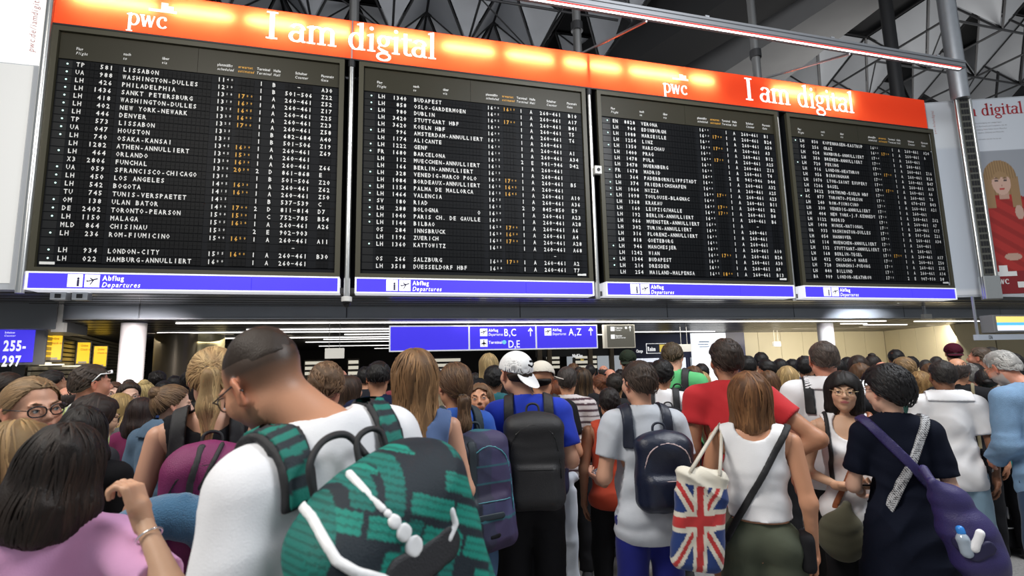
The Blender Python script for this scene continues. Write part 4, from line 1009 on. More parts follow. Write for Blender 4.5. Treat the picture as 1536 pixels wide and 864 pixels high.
def hair_style(style, rng, w=1.0, t=.018, h=.007, L=.3, nape=-.06, front=.078, col=(.05, .03, .02), col2=None, n=350, sw=.008, wave=.0, bald=0.0, ear=.012, temple=.045, tap=.035, tie=(0, -.105, .03), tail=.25, side=.0, lift=.004, zmax=None, fringe=0.0):
    """hair as one mesh: a thick shell plus locks combed over it; returns V,Q,C in head space"""
    cr = [ell((0, -.016, .034), (.074 * w, .093, .083), .02), ell((0, -.035, -.015), (.066 * w, .066, .07), .03)]
    cr = [(p[0], p[1], p[2] + A(t, t, t), *p[3:]) for p in cr]
    X = None; inf = 0.0; col = np.array(col, np.float32); parts = []
    if style in ('short', 'crop', 'bald', 'afro'):
        if style == 'afro': cr = [ell((0, -.018, .045), (.095 * w, .108, .095), .02)]
        X, D = field(cr, h, pad=.02); ln = hairline(X, nape, front, temple, ear)
        D = D + np.clip((ln + tap - X[..., 2]) / tap, 0, 1) * (t - .0025 if style != 'crop' else t + .003) * (1.0 if style == 'crop' else .92 if style != 'afro' else .3)
        D = np.maximum(D, (ln - X[..., 2]) * .8)
        if style == 'bald': D = np.maximum(D, X[..., 2] - .055 + .0 * X[..., 0]) ; D = np.maximum(D, X[..., 1] - .05)
        amp = {'short': .004, 'crop': .0012, 'bald': .002, 'afro': .006}[style]
        D = D + wrinkle(X, amp, rng.integers(50), 3.2)
        flow = lambda P_: np.stack([P_[:, 0] * 4 + side, np.where(P_[:, 1] > .0, .5, -.6) + 0 * P_[:, 0], -np.ones(len(P_)) * .55], 1).astype(np.float32)
        ln_ = (4, .011)
    elif style in ('long', 'bob'):
        b = -L + .10
        if style == 'bob':
            cr += [cone((s * .052, -.020, .03), (s * .060, -.022, b + .035), .045, .050, .035) for s in (-1, 1)] + [cone((0, -.055, .03), (0, -.062, b + .03), .060, .060, .04)]
        else:
            cr += [cone((s * .048, -.018, .02), (s * .070, -.045, b * .55), .045, .046, .04) for s in (-1, 1)] + [cone((s * .070, -.045, b * .55), (s * .055, -.085, b + .03), .046, .034, .04) for s in (-1, 1)] + [cone((0, -.05, .0), (0, -.085, b * .6), .060, .055, .04), cone((0, -.085, b * .6), (0, -.10, b + .02), .055, .035, .05)]
        X, D = field(cr, h, pad=.02)
        x, y, z = X[..., 0], X[..., 1], X[..., 2]
        facecut = True
        face = np.maximum(np.maximum(z - (front - .35 * np.abs(x)), .028 + .25 * np.maximum(0, -z) - y), np.abs(x) - .060 * w - .10 * np.maximum(0, .03 - z))
        D = np.maximum(D, -face); D = np.maximum(D, (b + .012 * np.sin(60 * x)) - z)
        D = D + wrinkle(X * A(3.0, 3.0, .35), .004, rng.integers(50), 1.7)
        flow = lambda P_: np.stack([P_[:, 0] * 7 * np.clip((P_[:, 2] + .02) * 10, 0, 1), (P_[:, 1] + .02) * 4 * np.clip((P_[:, 2] + .0) * 10, 0, 1), -np.ones(len(P_))], 1).astype(np.float32)
        ln_ = (9, .016)
    elif style in ('pony', 'bun'):
        tp = A(*tie); X, D = field(cr, h, pad=.02); ln = hairline(X, nape, front); D = D + np.clip((ln + .03 - X[..., 2]) / .03, 0, 1) * (t - .003) * .9; D = np.maximum(D, (ln - X[..., 2]) * .8)
        flow = lambda P_: (tp - P_) * 12
        ln_ = (7, .014)
    if zmax is not None: D = np.maximum(D, X[..., 2] - zmax)
    V0, Q0 = nets(X, D)
    r = rng.choice(len(V0), min(n, len(V0)), replace=False)
    parts = [(V0, Q0)]; cc = [np.full(len(V0), .62)]
    if n:
        rr_ = V0[r]
        if zmax is not None: rr_ = rr_[rr_[:, 2] < zmax]
        Vs, Qs, c = strands(cr, 0.0, rr_, flow, ln_[0], ln_[1], sw, rng, lift, wave)
        m = (ln_[0] + 1) * 3; Pp = Vs.reshape(-1, m, 3); x, y, z = Pp[..., 0], Pp[..., 1], Pp[..., 2]
        if style in ('long', 'bob'): badp = (y > .045) & (np.abs(x) < .062 * w) & (z < front - .022 + fringe)
        else: badp = (z < hairline(Pp, nape, front, temple, ear) - .014)
        okk = ~badp.any(1); Qs = Qs.reshape(-1, ln_[0] * 2, 4)[okk].reshape(-1, 4)
        used = np.repeat(okk, m); mp_ = np.cumsum(used) - 1; Vs = Vs[used]; Qs = mp_[Qs]; c = c[used]
        parts.append((Vs, Qs)); cc.append(c)
    if style == 'pony':
        e1 = tp + A(0, -.035, -.03); e2 = tp + A(.0, -.045, -.5 * tail); e3 = tp + A(.0, -.03, -tail)
        tl = [cone(tp + A(0, .01, 0), e1, .020, .026, .02), cone(e1, e2, .030, .034, .03), cone(e2, e3, .034, .010, .03)]
        Xt, Dt = field(tl, h, pad=.02); Dt = Dt + wrinkle(Xt * A(3., 3., .3), .004, 5, 1.8); Vt, Qt = nets(Xt, Dt); parts.append((Vt, Qt)); cc.append(np.full(len(Vt), .65))
        if n:
            Vs, Qs, c = strands(tl, 0.0, Vt[rng.choice(len(Vt), min(n // 2, len(Vt)), replace=False)], lambda P_: np.tile(A(0, -.05, -1), (len(P_), 1)), 8, .018, sw, rng, .004, wave); parts.append((Vs, Qs)); cc.append(c)
        Vb, Qb = nets(*field([cone(tp + A(-.012, -.012, -.004), tp + A(.012, -.012, -.004), .018, .018, .01)], .005)); parts.append((Vb, Qb)); cc.append(np.full(len(Vb), .25))
    if style == 'bun':
        bl_ = [ell(tp, (.045, .042, .040), .02)]; Xt, Dt = field(bl_, h, pad=.02); Dt = Dt + wrinkle(Xt, .005, 3, 4); Vt, Qt = nets(Xt, Dt); parts.append((Vt, Qt)); cc.append(np.full(len(Vt), .7))
        if n:
            Vs, Qs, c = strands(bl_, 0.0, Vt[rng.choice(len(Vt), min(n // 3, len(Vt)), replace=False)], lambda P_: np.cross(P_ - tp, A(.3, .2, 1)) * 20, 6, .012, sw, rng, .004, wave); parts.append((Vs, Qs)); cc.append(c)
    V, Q = join(parts); b_ = np.concatenate(cc)[:, None]; C = col[None] * b_
    if col2 is not None:
        c2 = np.array(col2, np.float32); t_ = np.clip((.5 + .5 * np.sin(V[:, 0] * 90 + V[:, 1] * 60 + 4 * b_[:, 0])) * .7 + np.clip(-V[:, 2] * 2.0, 0, .5), 0, 1)[:, None]; C = C * (1 - t_) + c2 * b_ * t_
    return V, Q, np.clip(C, 0, 1)

# ------------------------------------------------------------------ body
def hand_prims(wr, d, pn, side, curl=.5, spread=.0):
    """five-fingered hand: wr wrist, d pointing direction, pn palm normal (the way the palm faces)"""
    d = A(*d); d /= np.linalg.norm(d); pn = A(*pn); pn = pn - d * (pn @ d); pn /= np.linalg.norm(pn); s = np.cross(d, pn) * side
    wr = A(*wr); L = [cone(wr - d * .02, wr + d * .035, .026, .028, .02)]
    L += [cone(wr + d * .03 + s * o, wr + d * .088 + s * o * 1.15, .0135, .0125, .012) for o in (-.028, -.010, .010, .028)]
    for i, (o, ln) in enumerate(((.031, .066), (.0105, .075), (-.0105, .070), (-.030, .055))):
        p = wr + d * (.090 - abs(o) * .12) + s * o * 1.1; a = curl * .55 + .04 * i
        for j, (f, r0, r1) in enumerate(((.42, .0095, .0088), (.32, .0088, .0080), (.26, .0080, .0068))):
            dd = d * math.cos(a) + pn * math.sin(a) + s * spread * o * 6; q = p + dd * ln * f * 1.25; L.append(cone(p, q, r0, r1, .003)); p = q; a += curl * .85
    t0 = wr + d * .028 + s * .026; t1 = t0 + d * .032 + s * .022 + pn * .014; t2 = t1 + d * .026 + s * .006 + pn * .016; t3 = t2 + d * .022 - s * .002 + pn * .008
    L += [cone(t0, t1, .0150, .0120, .012), cone(t1, t2, .0115, .0100, .003), cone(t2, t3, .0100, .0078, .003)]
    return L

ARMS = {  # elbow, wrist, hand direction, palm normal for the right side
    'down': ((.226, -.04, 1.13), (.232, .03, .88), (.0, .15, -1), (-1, 0, 0)),
    'front': ((.228, -.03, 1.14), (.12, .19, 1.07), (-.6, .8, .1), (-.3, -.3, .9)),
    'low': ((.230, -.02, 1.13), (.17, .18, .98), (-.4, .9, -.1), (-.9, -.3, 0)),
    'hip': ((.40, -.12, 1.20), (.215, -.02, 1.03), (-.7, .6, -.4), (.1, .2, -1)),
    'chin': ((.22, .12, 1.18), (.09, .17, 1.40), (-.3, .1, 1), (-.2, -1, .2)),
    'strap': ((.26, .06, 1.16), (.12, .14, 1.32), (-.5, .2, .8), (-.4, -.9, 0)),
}
def mirror(a): return tuple((-p[0], p[1], p[2]) for p in a)
class Pose:
    def __init__(s, fem=False, b=1.0, ra='down', la='down', head=(0, 0, 0), hoff=(0, 0, 0), lean=0.0, belly=0.0, shr=0.0):
        s.fem = fem; s.b = b; s.R = ARMS[ra] if isinstance(ra, str) else ra; s.L = mirror(ARMS[la]) if isinstance(la, str) else la
        s.sw = (.162 if fem else .178) * b; s.RH = rot(*head); s.lean = lean; s.belly = belly; s.shr = shr
        s.sh = [A(s.sw, -.012, 1.415), A(-s.sw, -.012, 1.415)]; s.piv = A(0, -.012, 1.545) + A(*hoff)
        s.hc = s.piv + s.RH @ A(0, .028, .088)   # head centre
    def bend(s, V):
        V = V.copy(); V[:, 2] += s.shr * V[:, 0] * np.clip((V[:, 2] - 1) / .4, 0, 1); t = np.maximum(0, V[:, 2] - .98); V[:, 1] += s.lean * t; V[:, 2] -= .5 * s.lean ** 2 * t; return V
    def torso(s, g=0.0, loose=0.0):
        b = s.b; f = s.fem; k = .05
        L = [ell((0, 0, 1.29), ((.138 if f else .158) * b + g, .098 * b + g, .175), k), ell((0, .0, 1.09), ((.118 if f else .140) * b + g + loose, .092 * b + g + loose + s.belly * .3, .17), k),
             ell((0, -.012, .94), ((.150 if f else .146) * b + g + loose * .6, .106 * b + g + loose * .6, .14), k),
             cone((-s.sw * .72, -.01, 1.405), (s.sw * .72, -.01, 1.405), .058 * b + g, .058 * b + g, .05),
             cone((0, -.03, 1.27), (0, -.02, 1.42), .085 * b + g, .07 + g, .05)]
        for q in (-1, 1):
            L += [cone((0, -.02, 1.475), (q * s.sw * .85, -.012, 1.425), .050 + g, .050 * b + g, .035), ell((q * .08 * b, -.055, .92), (.08 * b + g, .075 * b + g, .085), .04)]
            if f: L += [ell((q * .072, .075 * b, 1.275), (.062 + g, .055 + g, .06), .04)]
        if s.belly: L.append(ell((0, .05, 1.08), (.13 * b + g, .08 + s.belly + g, .13), .06))
        return L
    def arm(s, i, g=0.0, t0=0.0, t1=2.0, flare=0.0):
        """upper arm + forearm; t runs 0..1 on upper arm, 1..2 on forearm"""
        sh = s.sh[i]; el, wr = (s.R if i == 0 else s.L)[:2]; el = A(*el); wr = A(*wr); b = s.b * (.86 if s.fem else 1.0); L = []
        e = min(1, t1); L.append(cone(sh, sh + (el - sh) * e, .053 * b + g, (.053 + (.040 - .053) * e) * b + g + flare * (t1 <= 1), .03))
        if t1 > 1: e = t1 - 1; L.append(cone(el, el + (wr - el) * e, .041 * b + g, (.041 - .015 * e) * b + g + flare, .03))
        return L
    def legs(s, g=0.0, z1=.08, flare=0.0):
        L = []; b = s.b * (.95 if s.fem else 1)
        for q in (-1, 1):
            h = A(q * .088 * b, -.01, .90); k = A(q * .105, .0, .50); a = A(q * .11, -.02, .09)
            L += [cone(h, k, .088 * b + g, .058 * b + g + flare, .03)]
            if z1 < .45: L += [cone(k, k + (a - k) * min(1, (.5 - z1) / .41), .056 * b + g + flare, .040 + g + flare, .03), ell((q * .105, -.022, .36), (.052 + g, .055 + g, .12), .03)]
        return L

def upper_cut(X, D, P_, neck=(.075, .0), hem=.86, sleeve=None):
    """trim a garment: neck opening, hem and sleeve ends"""
    if neck: D = np.maximum(D, -pd(ell((0, .012 + neck[1], 1.545), (neck[0], neck[0] + .01, .075 + neck[1])), X))
    if hem: D = np.maximum(D, hem - X[..., 2])
    if sleeve is not None:
        for i in (0, 1):
            sh = P_.sh[i]; el, wr = [A(*v) for v in (P_.R if i == 0 else P_.L)[:2]]
            if sleeve <= 1: c = sh + (el - sh) * sleeve; n = (el - sh)
            else: c = el + (wr - el) * (sleeve - 1); n = wr - el
            n = n / np.linalg.norm(n); q = X - c; ax = q @ n; rad = np.linalg.norm(q - ax[..., None] * n, axis=-1)
            D = np.where(rad < .10, np.maximum(D, ax), D)
    return D
# ------------------------------------------------------------------ people
SKIN = vmat('skin', .48, bump=.05, bscale=300, spec=.35); HAIR = vmat('hair', .50, bump=.25, bscale=60, stretch=(8, 8, .6), spec=.28)
CLOTH = vmat('printed_cloth', .85, bump=.25, bscale=350, sheen=.2); PACKM = vmat('printed_nylon', .6, bump=.3, bscale=400); EYE = vmat('eye', .12, spec=.6)
def cloth(name, col, rough=.85, bump=.25, noise=.06): bump *= .5; return mat('cloth_' + name, col, rough, noise=noise, nscale=14, bump=bump, bscale=260, sheen=.12 if max(col) > .1 else 0, spec=.3 if max(col) > .1 else .12)
SK = dict(fair=(.61, .33, .22), pale=(.66, .40, .29), tan=(.44, .215, .125), warm=(.54, .265, .155), brown=(.26, .125, .072), asian=(.59, .36, .235), red=(.58, .255, .165), dark=(.12, .065, .04))
def eyemesh(col):
    b = MB(); n, m = 20, 12; v = []; 
    for i in range(m + 1):
        a = math.pi * i / m
        for j in range(n): v.append((math.sin(a) * math.cos(2 * math.pi * j / n) * .0125, math.cos(a) * .0125, math.sin(a) * math.sin(2 * math.pi * j / n) * .0125))
    me = bpy.data.meshes.new('eye'); f = [(i * n + j, (i + 1) * n + j, (i + 1) * n + (j + 1) % n, i * n + (j + 1) % n) for i in range(m) for j in range(n)]
    # finer rings around the pupil: re-space the first rings
    V = np.array(v); ring = np.repeat(np.arange(m + 1), n); ang = np.array([0, .12, .20, .22, .44, .50, .60, .9, 1.3, 1.8, 2.3, 2.8, math.pi])[ring]; t = np.tile(np.arange(n) * 2 * math.pi / n, m + 1)
    V = np.stack([np.sin(ang) * np.cos(t), np.cos(ang), np.sin(ang) * np.sin(t)], 1) * .0125
    me.from_pydata(V.tolist(), [], f); c = np.tile(np.array((.62, .60, .58)), (len(V), 1)); c[ang < .47] = col; c[ang < .21] = (.01, .01, .01); paint(me, c); me.shade_smooth(); return me
EYEM = {}
# where the foreground people stand, so that those behind keep clear of them
PLACED = [at(px_, 560, d_)[:2] for px_, d_ in ((400, 1.33), (98, 1.42), (38, 1.58), (54, 1.97), (140, 3.39), (147, 2.65), (322, 2.28), (262, 3.1), (622, 2.49), (680, 2.88), (720, 3.39), (782, 3.1), (955, 2.96), (1085, 3.3), (1122, 2.65), (1232, 3.62), (1262, 3.1), (1325, 2.71), (1410, 3.95), (1510, 3.73))]
class Fig:
    def __init__(s, px, top, d, hd, label, skin='fair', pose=None, q=1.0, group=None, H=None, hair_up=0.0):
        """px, top: where the crown sits in the photograph; d: distance along the view; hd: heading, 0 = back to the camera"""
        if d >= 1.99: d *= 1.13
        s.P = pose or Pose(); P = s.P; s.q = q; s.skin = np.array(SK[skin] if isinstance(skin, str) else skin, np.float32)
        s.m = None; r = ray(px, top); a = math.atan2(r[0], r[1]) + math.radians(hd); s.a = a; s.m = np.array([[math.cos(a), math.sin(a)], [-math.sin(a), math.cos(a)]])  # local->world xy
        hc = P.bend((P.hc)[None])[0]; topz = hc[2] + .130 + hair_up - .02 * (1 - P.RH[2, 2])
        def spot(k_):
            w = at(px, top, d * k_); S_ = float(w[2] / topz); o_ = s.m @ (hc[:2] * S_); return w, S_, np.array((w[0] - o_[0], w[1] - o_[1]))
        w, s.s, p_ = spot(1.0)
        if q < 1.3:
            best = None
            for k_ in [1 + i * .02 for i in range(8)] + [1 - i * .02 for i in range(8)] + [1.14 + i * .02 for i in range(10)]:
                w_, S_, p_ = spot(k_); dm = min([float(np.linalg.norm(p_ - z_)) for z_ in PLACED] + [9])
                if best is None or dm > best[0]: best = (dm, w_, S_, p_)
                if dm > .42: best = (dm, w_, S_, p_); break
            dm, w, s.s, p_ = best
        PLACED.append(p_)
        off = s.m @ (hc[:2] * s.s); s.loc = (w[0] - off[0], w[1] - off[1], 0); s.gp = None; s.group = group
        s.root = s.make('person', label, 'person', group); s.rng = np.random.default_rng(int(px * 7 + top))
    def make(s, name, label, cat, group=None):
        e = empty(name, s.loc, -s.a, label, cat, group); e.scale = (s.s,) * 3; return e
    def hw(s, V): return (V @ s.P.RH.T + s.P.hc).astype(np.float32)
    def add(s, name, V, Q, m, cols=None, head=False, root=None, bend=True, label=None):
        if not len(V): return None
        if callable(cols): cols = cols(V)
        if head: V = s.hw(V)
        if bend: V = s.P.bend(V)
        me = tomesh(V, Q, name)
        if cols is not None: paint(me, cols)
        o = link(name, me, m, root or s.root); 
        if label: o['label'] = label
        return o
    def mb(s, name, b, m, head=False, root=None, smooth=True, label=None):
        V = np.array(b.v, np.float32); 
        if head: V = s.hw(V)
        V = s.P.bend(V); me = bpy.data.meshes.new(name); me.from_pydata(V.tolist(), [], b.f)
        if any(b.mi): me.polygons.foreach_set('material_index', b.mi)
        if smooth: me.shade_smooth()
        o = link(name, me, m, root or s.root)
        if label: o['label'] = label
        return o
    def body(s, face=True, w=1.0, hh=None, neck_r=.055, hands=True, curl=(.5, .5), bare=False, **kw):
        P = s.P; h = .016 / s.q; npt = P.RH.T @ (A(0, -.018, 1.475) - P.hc)
        hh = hh or ((.0060 if face else .0092) if s.q >= 1.3 else (.0080 if face else .012))
        V, Q, C = build_head(s.skin, s.rng, P.fem, w, hh, face, npt, neck_r * (.86 if P.fem else 1.0), **kw); V = s.hw(V)
        fine = s.q >= 1.3; show = bare; V1, Q1 = join([nets(*field(P.torso(-.006), .013 if show else .032)), nets(*field(P.legs(-.008), .034))] + [nets(*field(P.arm(i), .014 if fine else .021)) for i in (0, 1)]); parts = [(V, Q), (V1, Q1)]; CC = [C, np.tile(s.skin, (len(V1), 1))]
        if hands:
            for i, a in ((0, P.R), (1, P.L)):
                V2, Q2 = nets(*field(hand_prims(a[1], a[2], a[3], 1 if i else -1, curl[i]), .0062 if fine else .0105, pad=.012)); parts.append((V2, Q2)); c2 = np.tile(s.skin * (1.0, .93, .9), (len(V2), 1)); CC.append(c2)
            for q in (-1, 1):
                V3, Q3 = nets(*field([cone((q * .11, -.03, .05), (q * .125, .14, .03), .035, .028, .02), cone((q * .11, -.02, .12), (q * .11, -.03, .05), .036, .036, .02)], .03)); parts.append((V3, Q3)); CC.append(np.tile(s.skin, (len(V3), 1)))
        V, Q = join(parts); s.add('body', V, Q, SKIN, np.concatenate(CC)); return s
    def face(s, eye=(.16, .09, .04), brow=(.06, .035, .02), gaze=(0, 0), brow_r=.0028):
        k = eye
        if k not in EYEM: EYEM[k] = eyemesh(k)
        for q in (-1, 1):
            o = link('eye', EYEM[k], EYE, s.root); c = s.P.bend(s.hw(A(q * .031, .0785, .006)[None]))[0]; o.location = c
            R = s.P.RH @ rot(gaze[0], gaze[1]); o.rotation_euler = Matrix(R.tolist()).to_euler()
        b = []
        for q in (-1, 1): b += [cone((q * .017, .0925, .028), (q * .034, .090, .034), brow_r, brow_r * 1.1, .004), cone((q * .034, .090, .034), (q * .050, .077, .029), brow_r * 1.1, brow_r * .5, .004)]
        s.add('eyebrows', *nets(*field(b, .0022, pad=.006)), mat('brow_%d' % int(brow[0] * 1000), brow, .8), head=True)
        b = MB()
        for q in (-1, 1): b.tube([(q * .031 + t * .0125, .0925 - .006 * abs(t) ** 2 - q * t * .0016, .0105 - .0045 * t * t) for t in np.linspace(-1, 1, 9)], .0011, 5)
        s.mb('eyelashes', b, mat('lash_dark', (.015, .01, .008), .7), head=True); return s
    def hair(s, style, col, **kw):
        kw.setdefault('n', int(260 * s.q)); kw.setdefault('h', .0075 if s.q >= 1.3 else .011)
        V, Q, C = hair_style(style, s.rng, col=col, **kw); s.add('hair', V, Q, HAIR, C, head=True); return s
    def garment(s, name, m, kind='tee', g=.016, loose=.02, hem=.84, sleeve=.62, cols=None, neck=(.076, 0), amp=.005, flare=.006, h=None, armhole=.0, sl=None):
        P = s.P; h = h or (.0145 / s.q if s.q >= 1.3 else .021)
        pr = P.torso(g, loose)
        if kind in ('dress',): pr += [cone((0, -.0, 1.0), (0, .0, hem), .15 * P.b, .21 * P.b, .06), cone((-.06, 0, .98), (-.10, 0, hem), .14, .17, .05), cone((.06, 0, .98), (.10, 0, hem), .14, .17, .05)]
        elif hem < .97: pr += [ell((0, -.005, hem + .05), ((.158 if P.fem else .160) * P.b + g + loose * .6, .118 * P.b + g + loose * .6 + P.belly * .5, .10), .05)]
        if kind != 'tank':
            for i in (0, 1): pr += P.arm(i, g + .004, 0, sleeve, flare)
        s.gp = pr; s.gt = P.torso(g, loose)
        X, D = field(pr, h); 
        fade_ = np.clip((1.38 - X[..., 2]) / .2, .35, 1); D = D + wrinkle(X, amp * 1.25, int(s.loc[0] * 10) % 17) * fade_
        D = upper_cut(X, D, P, neck, hem, sleeve if kind != 'tank' else None)
        if kind == 'tank':
            for q in (-1, 1): D = np.maximum(D, -pd(ell((q * (P.sw + .015 + armhole), -.01, 1.385), (.062, .14, .115)), X))
            D = np.maximum(D, -pd(ell((0, -.05, 1.50), (.088, .10, .085)), X)) ; D = np.maximum(D, -pd(ell((0, .08, 1.45), (.085, .10, .10)), X))
        o = s.add(name, *nets(X, D), m, cols); s.sx = name; return s
    def bottom(s, name, m, kind='trousers', cols=None, flare=.012, z1=.09, top=.94):
        P = s.P; g = .016
        g = .012; pr = [ell((0, -.012, .95), (.148 * P.b + g, .106 * P.b + g, .12), .05)] + [ell((q * .08 * P.b, -.055, .92), (.082 * P.b + g, .080 * P.b + g, .092), .04) for q in (-1, 1)]
        if kind == 'skirt': pr += [cone((-.05, 0, .95), (-.08, 0, z1), .13, .17, .05), cone((.05, 0, .95), (.08, 0, z1), .13, .17, .05)]
        else: pr += P.legs(g, z1, flare)
        X, D = field(pr, .017 if s.q >= 1.3 else .032); D = np.maximum(D + wrinkle(X, .004, 3), np.maximum(z1 - X[..., 2], X[..., 2] - top)); s.add(name, *nets(X, D), m, cols); return s
    def shoes(s, m=None):
        for q in (-1, 1):
            X, D = field([cone((q * .11, -.045, .045), (q * .128, .15, .032), .044, .036, .03), cone((q * .11, -.03, .09), (q * .11, -.04, .05), .045, .045, .02)], .026); D = np.maximum(D, .002 - X[..., 2]); s.add('shoe', *nets(X, D), m or mat('shoe_dark', (.03, .03, .035), .5))
        return s
    def shell(s, name, m, region, root=None, th=.012, h=.008, lo=(-.32, -.26, .8), hi=(.32, .26, 1.56), torso=False, cols=None, inner=.006, label=None):
        h = max(h, .0095) if name == 'shoulder_strap' else h
        """a band lying on the clothes: region(X) < 0 says where"""
        ax, X = grid(A(*lo), A(*hi), h); pr = s.gt if torso else s.gp; D = np.full(X.shape[:3], 1., np.float32); Rg = region(X); lo_ = A(*lo)
        for p in pr:
            l, u = bb(p); mg = p[5] + .05; sl = tuple(slice(max(0, int((l[i] - mg - lo_[i]) / h)), max(0, int((u[i] + mg - lo_[i]) / h) + 2)) for i in range(3))
            if D[sl].size: D[sl] = smin(D[sl], pd(p, X[sl]), p[5])
        D = np.maximum(np.maximum(D - th, -(D + inner)), Rg); return s.add(name, *nets(X, D), m, cols, root=root, label=label)
    def loc_(s, p):
        """world point -> this figure's own coordinates (before the lean)"""
        q = np.array(p, float) - np.array(s.loc); q[:2] = s.m.T @ q[:2]; q = q / s.s; L_ = s.P.lean
        t = max(0, q[2] - .98); 
        for _ in range(3): t = max(0, q[2] + .5 * L_ ** 2 * t - .98)
        q[1] -= L_ * t; q[2] += .5 * L_ ** 2 * t; return q - np.array((0, 0, s.P.shr * q[0] * min(1, max(0, (q[2] - 1) / .4))))
    def lp(s, px, py, d): return s.loc_(at(px, py, d))
    def hit(s, pr, px, py, d0=.6, d1=4.5):
        ds = np.linspace(d0, d1, 900); X = np.array([s.lp(px, py, d) for d in ds], np.float32); v = ev(pr, X); i = np.argmax(v < 0) if (v < 0).any() else int(np.argmin(v)); return X[i]
    def hits(s, pr, pts, d0=.6, d1=4.5, n=5):
        P0 = []
        for (a, b), (c, e) in zip(pts[:-1], pts[1:]): P0 += [(a + (c - a) * k / n, b + (e - b) * k / n) for k in range(n)]
        return [s.hit(pr, *p, d0, d1) for p in P0 + [pts[-1]]]
    # --- things worn or carried -------------------------------------
    def glasses(s, m=None, r=(.022, .017), y=.103, z=.004, th=.0016):
        b = MB()
        for q in (-1, 1):
            t = np.linspace(0, 2 * math.pi, 21); b.tube([(q * .031 + r[0] * np.sign(math.cos(a)) * abs(math.cos(a)) ** .8, y - .012 * (abs(q * .031 + r[0] * math.cos(a)) / .05) ** 2, z + r[1] * np.sign(math.sin(a)) * abs(math.sin(a)) ** .8) for a in t], th, 6, False)
            b.tube([(q * .052, y - .012, z + .006), (q * .074, y - .030, z + .010), (q * .084, -.005, z + .012), (q * .086, -.03, z - .012)], .0018, 6)
        b.tube([(-.010, y, z + .003), (0, y + .003, z + .007), (.010, y, z + .003)], .0016, 6)
        return s.mb('glasses', b, m or mat('black_frame', (.01, .01, .012), .3), head=True)
    def cap(s, m, back=False, col2=None, label=None, brim_dir=0, droop=0):
        t = .022; X, D = field([ell((0, -.014, .036), (.074 + t, .093 + t, .083 + t * .8), .02)], .006, pad=.02)
        D = np.maximum(D, .030 - X[..., 2] - .25 * X[..., 1] * (-1 if back else 1)); D = np.maximum(D, -pd(ell((0, -.014, .03), (.074 + t - .006, .093 + t - .006, .083 + t * .8 - .006)), X))
        R = rot(brim_dir + (180 if back else 0)); a, Y = grid(A(-.09, .02, -.02), A(.09, .21, .07), .004); zz = .022 - 2.2 * Y[..., 0] ** 2 - .28 * (Y[..., 1] - .09) - (.02 if back else 0)
        Db = np.maximum(np.abs(Y[..., 2] - zz) - .0032, np.sqrt((Y[..., 0] / .078) ** 2 + ((Y[..., 1] - .085) / .098) ** 2) * .08 - .08); Db = np.maximum(Db, .070 - Y[..., 1])
        V1, Q1 = nets(X, D); V2, Q2 = nets(Y, Db); V2 = ((V2 - A(0, .07, .02)) @ rot(0, droop).T + A(0, .07, .02)) @ R.T + (A(0, -.028, 0) if back else A(0, 0, 0))
        Vb, Qb = nets(*field([ell((0, -.014, .125), (.007, .007, .005))], .002)); V, Q = join([(V1, Q1), (V2, Q2), (Vb, Qb)]); return s.add('cap', V, Q, m, head=True, label=label)
    def backpack(s, label, m, mstrap, c=(0, -.205, 1.20), hs=(.145, .085, .235), pocket=True, cols=None, name='backpack', straps=True, h=None, tilt=0, group=None, top=.03, rr=.065, xs=.10, loop=True, zips=True, mz=None):
        root = s.make(name, label, 'backpack', group); s.bp = root; h = h or .0125 / s.q
        R = rot(0, 0, tilt); c_ = A(*c); pr = [rbox(c, hs, rr, .03, R), ell((c[0], c[1], c[2] + hs[2] - .05), (hs[0] * .86, hs[1] * .85, .05 + top), .05)]; s.bpr = pr
        if pocket: pr.append(rbox((c[0], c[1] - hs[1] * .75, c[2] - hs[2] * .42), (hs[0] * .80, .045, hs[2] * .45), .04, .015, R))
        X, D = field(pr, h); D = D + wrinkle(X, .004, int(c[2] * 100)); s.add('pack_body', *nets(X, D), m, cols, root=root)
        if straps:
            for q in (-1, 1):
                s.shell('shoulder_strap', mstrap, lambda X: np.maximum(np.maximum(np.abs(X[..., 0] - q * xs) - .028, 1.16 - X[..., 2]), np.where(X[..., 1] < -.02, 1.30 - X[..., 2], -1)), root=root, th=.016, lo=(min(q * xs, 0) - .06 if q < 0 else q * xs - .06, -.22, 1.14), hi=(q * xs + .06, .2, 1.53))
        if loop:
            b = MB(); zt = c[2] + hs[2] + top * .5; b.tube(sp([(c[0] - .035, c[1] + hs[1] * .6, zt - .02), (c[0] - .03, c[1] + hs[1] * .7, zt + .03), (c[0], c[1] + hs[1] * .7, zt + .045), (c[0] + .03, c[1] + hs[1] * .7, zt + .03), (c[0] + .035, c[1] + hs[1] * .6, zt - .02)]), .007, 6); s.mb('carry_loop', b, mstrap, root=root)
        if zips:
            s.band('zip', mz or mat('zip_black', (.01, .01, .011), .4), pr, sp([(c[0] - hs[0] * .86, c[1] - hs[1], c[2] - hs[2] * .3), (c[0] - hs[0] * .80, c[1] - hs[1], c[2] + hs[2] * .2), (c[0] - hs[0] * .6, c[1] - hs[1], c[2] + hs[2] * .66), (c[0], c[1] - hs[1], c[2] + hs[2] * .86), (c[0] + hs[0] * .6, c[1] - hs[1], c[2] + hs[2] * .66), (c[0] + hs[0] * .80, c[1] - hs[1], c[2] + hs[2] * .2), (c[0] + hs[0] * .86, c[1] - hs[1], c[2] - hs[2] * .3)], 3), .0045, root, th=.004)
            if pocket: s.band('zip', mz or mat('zip_black', (.01,) * 3), pr, [(c[0] - hs[0] * .7, c[1] - hs[1] - .05, c[2] - .02), (c[0] + hs[0] * .7, c[1] - hs[1] - .05, c[2] - .02)], .0045, root, th=.004)
        return root
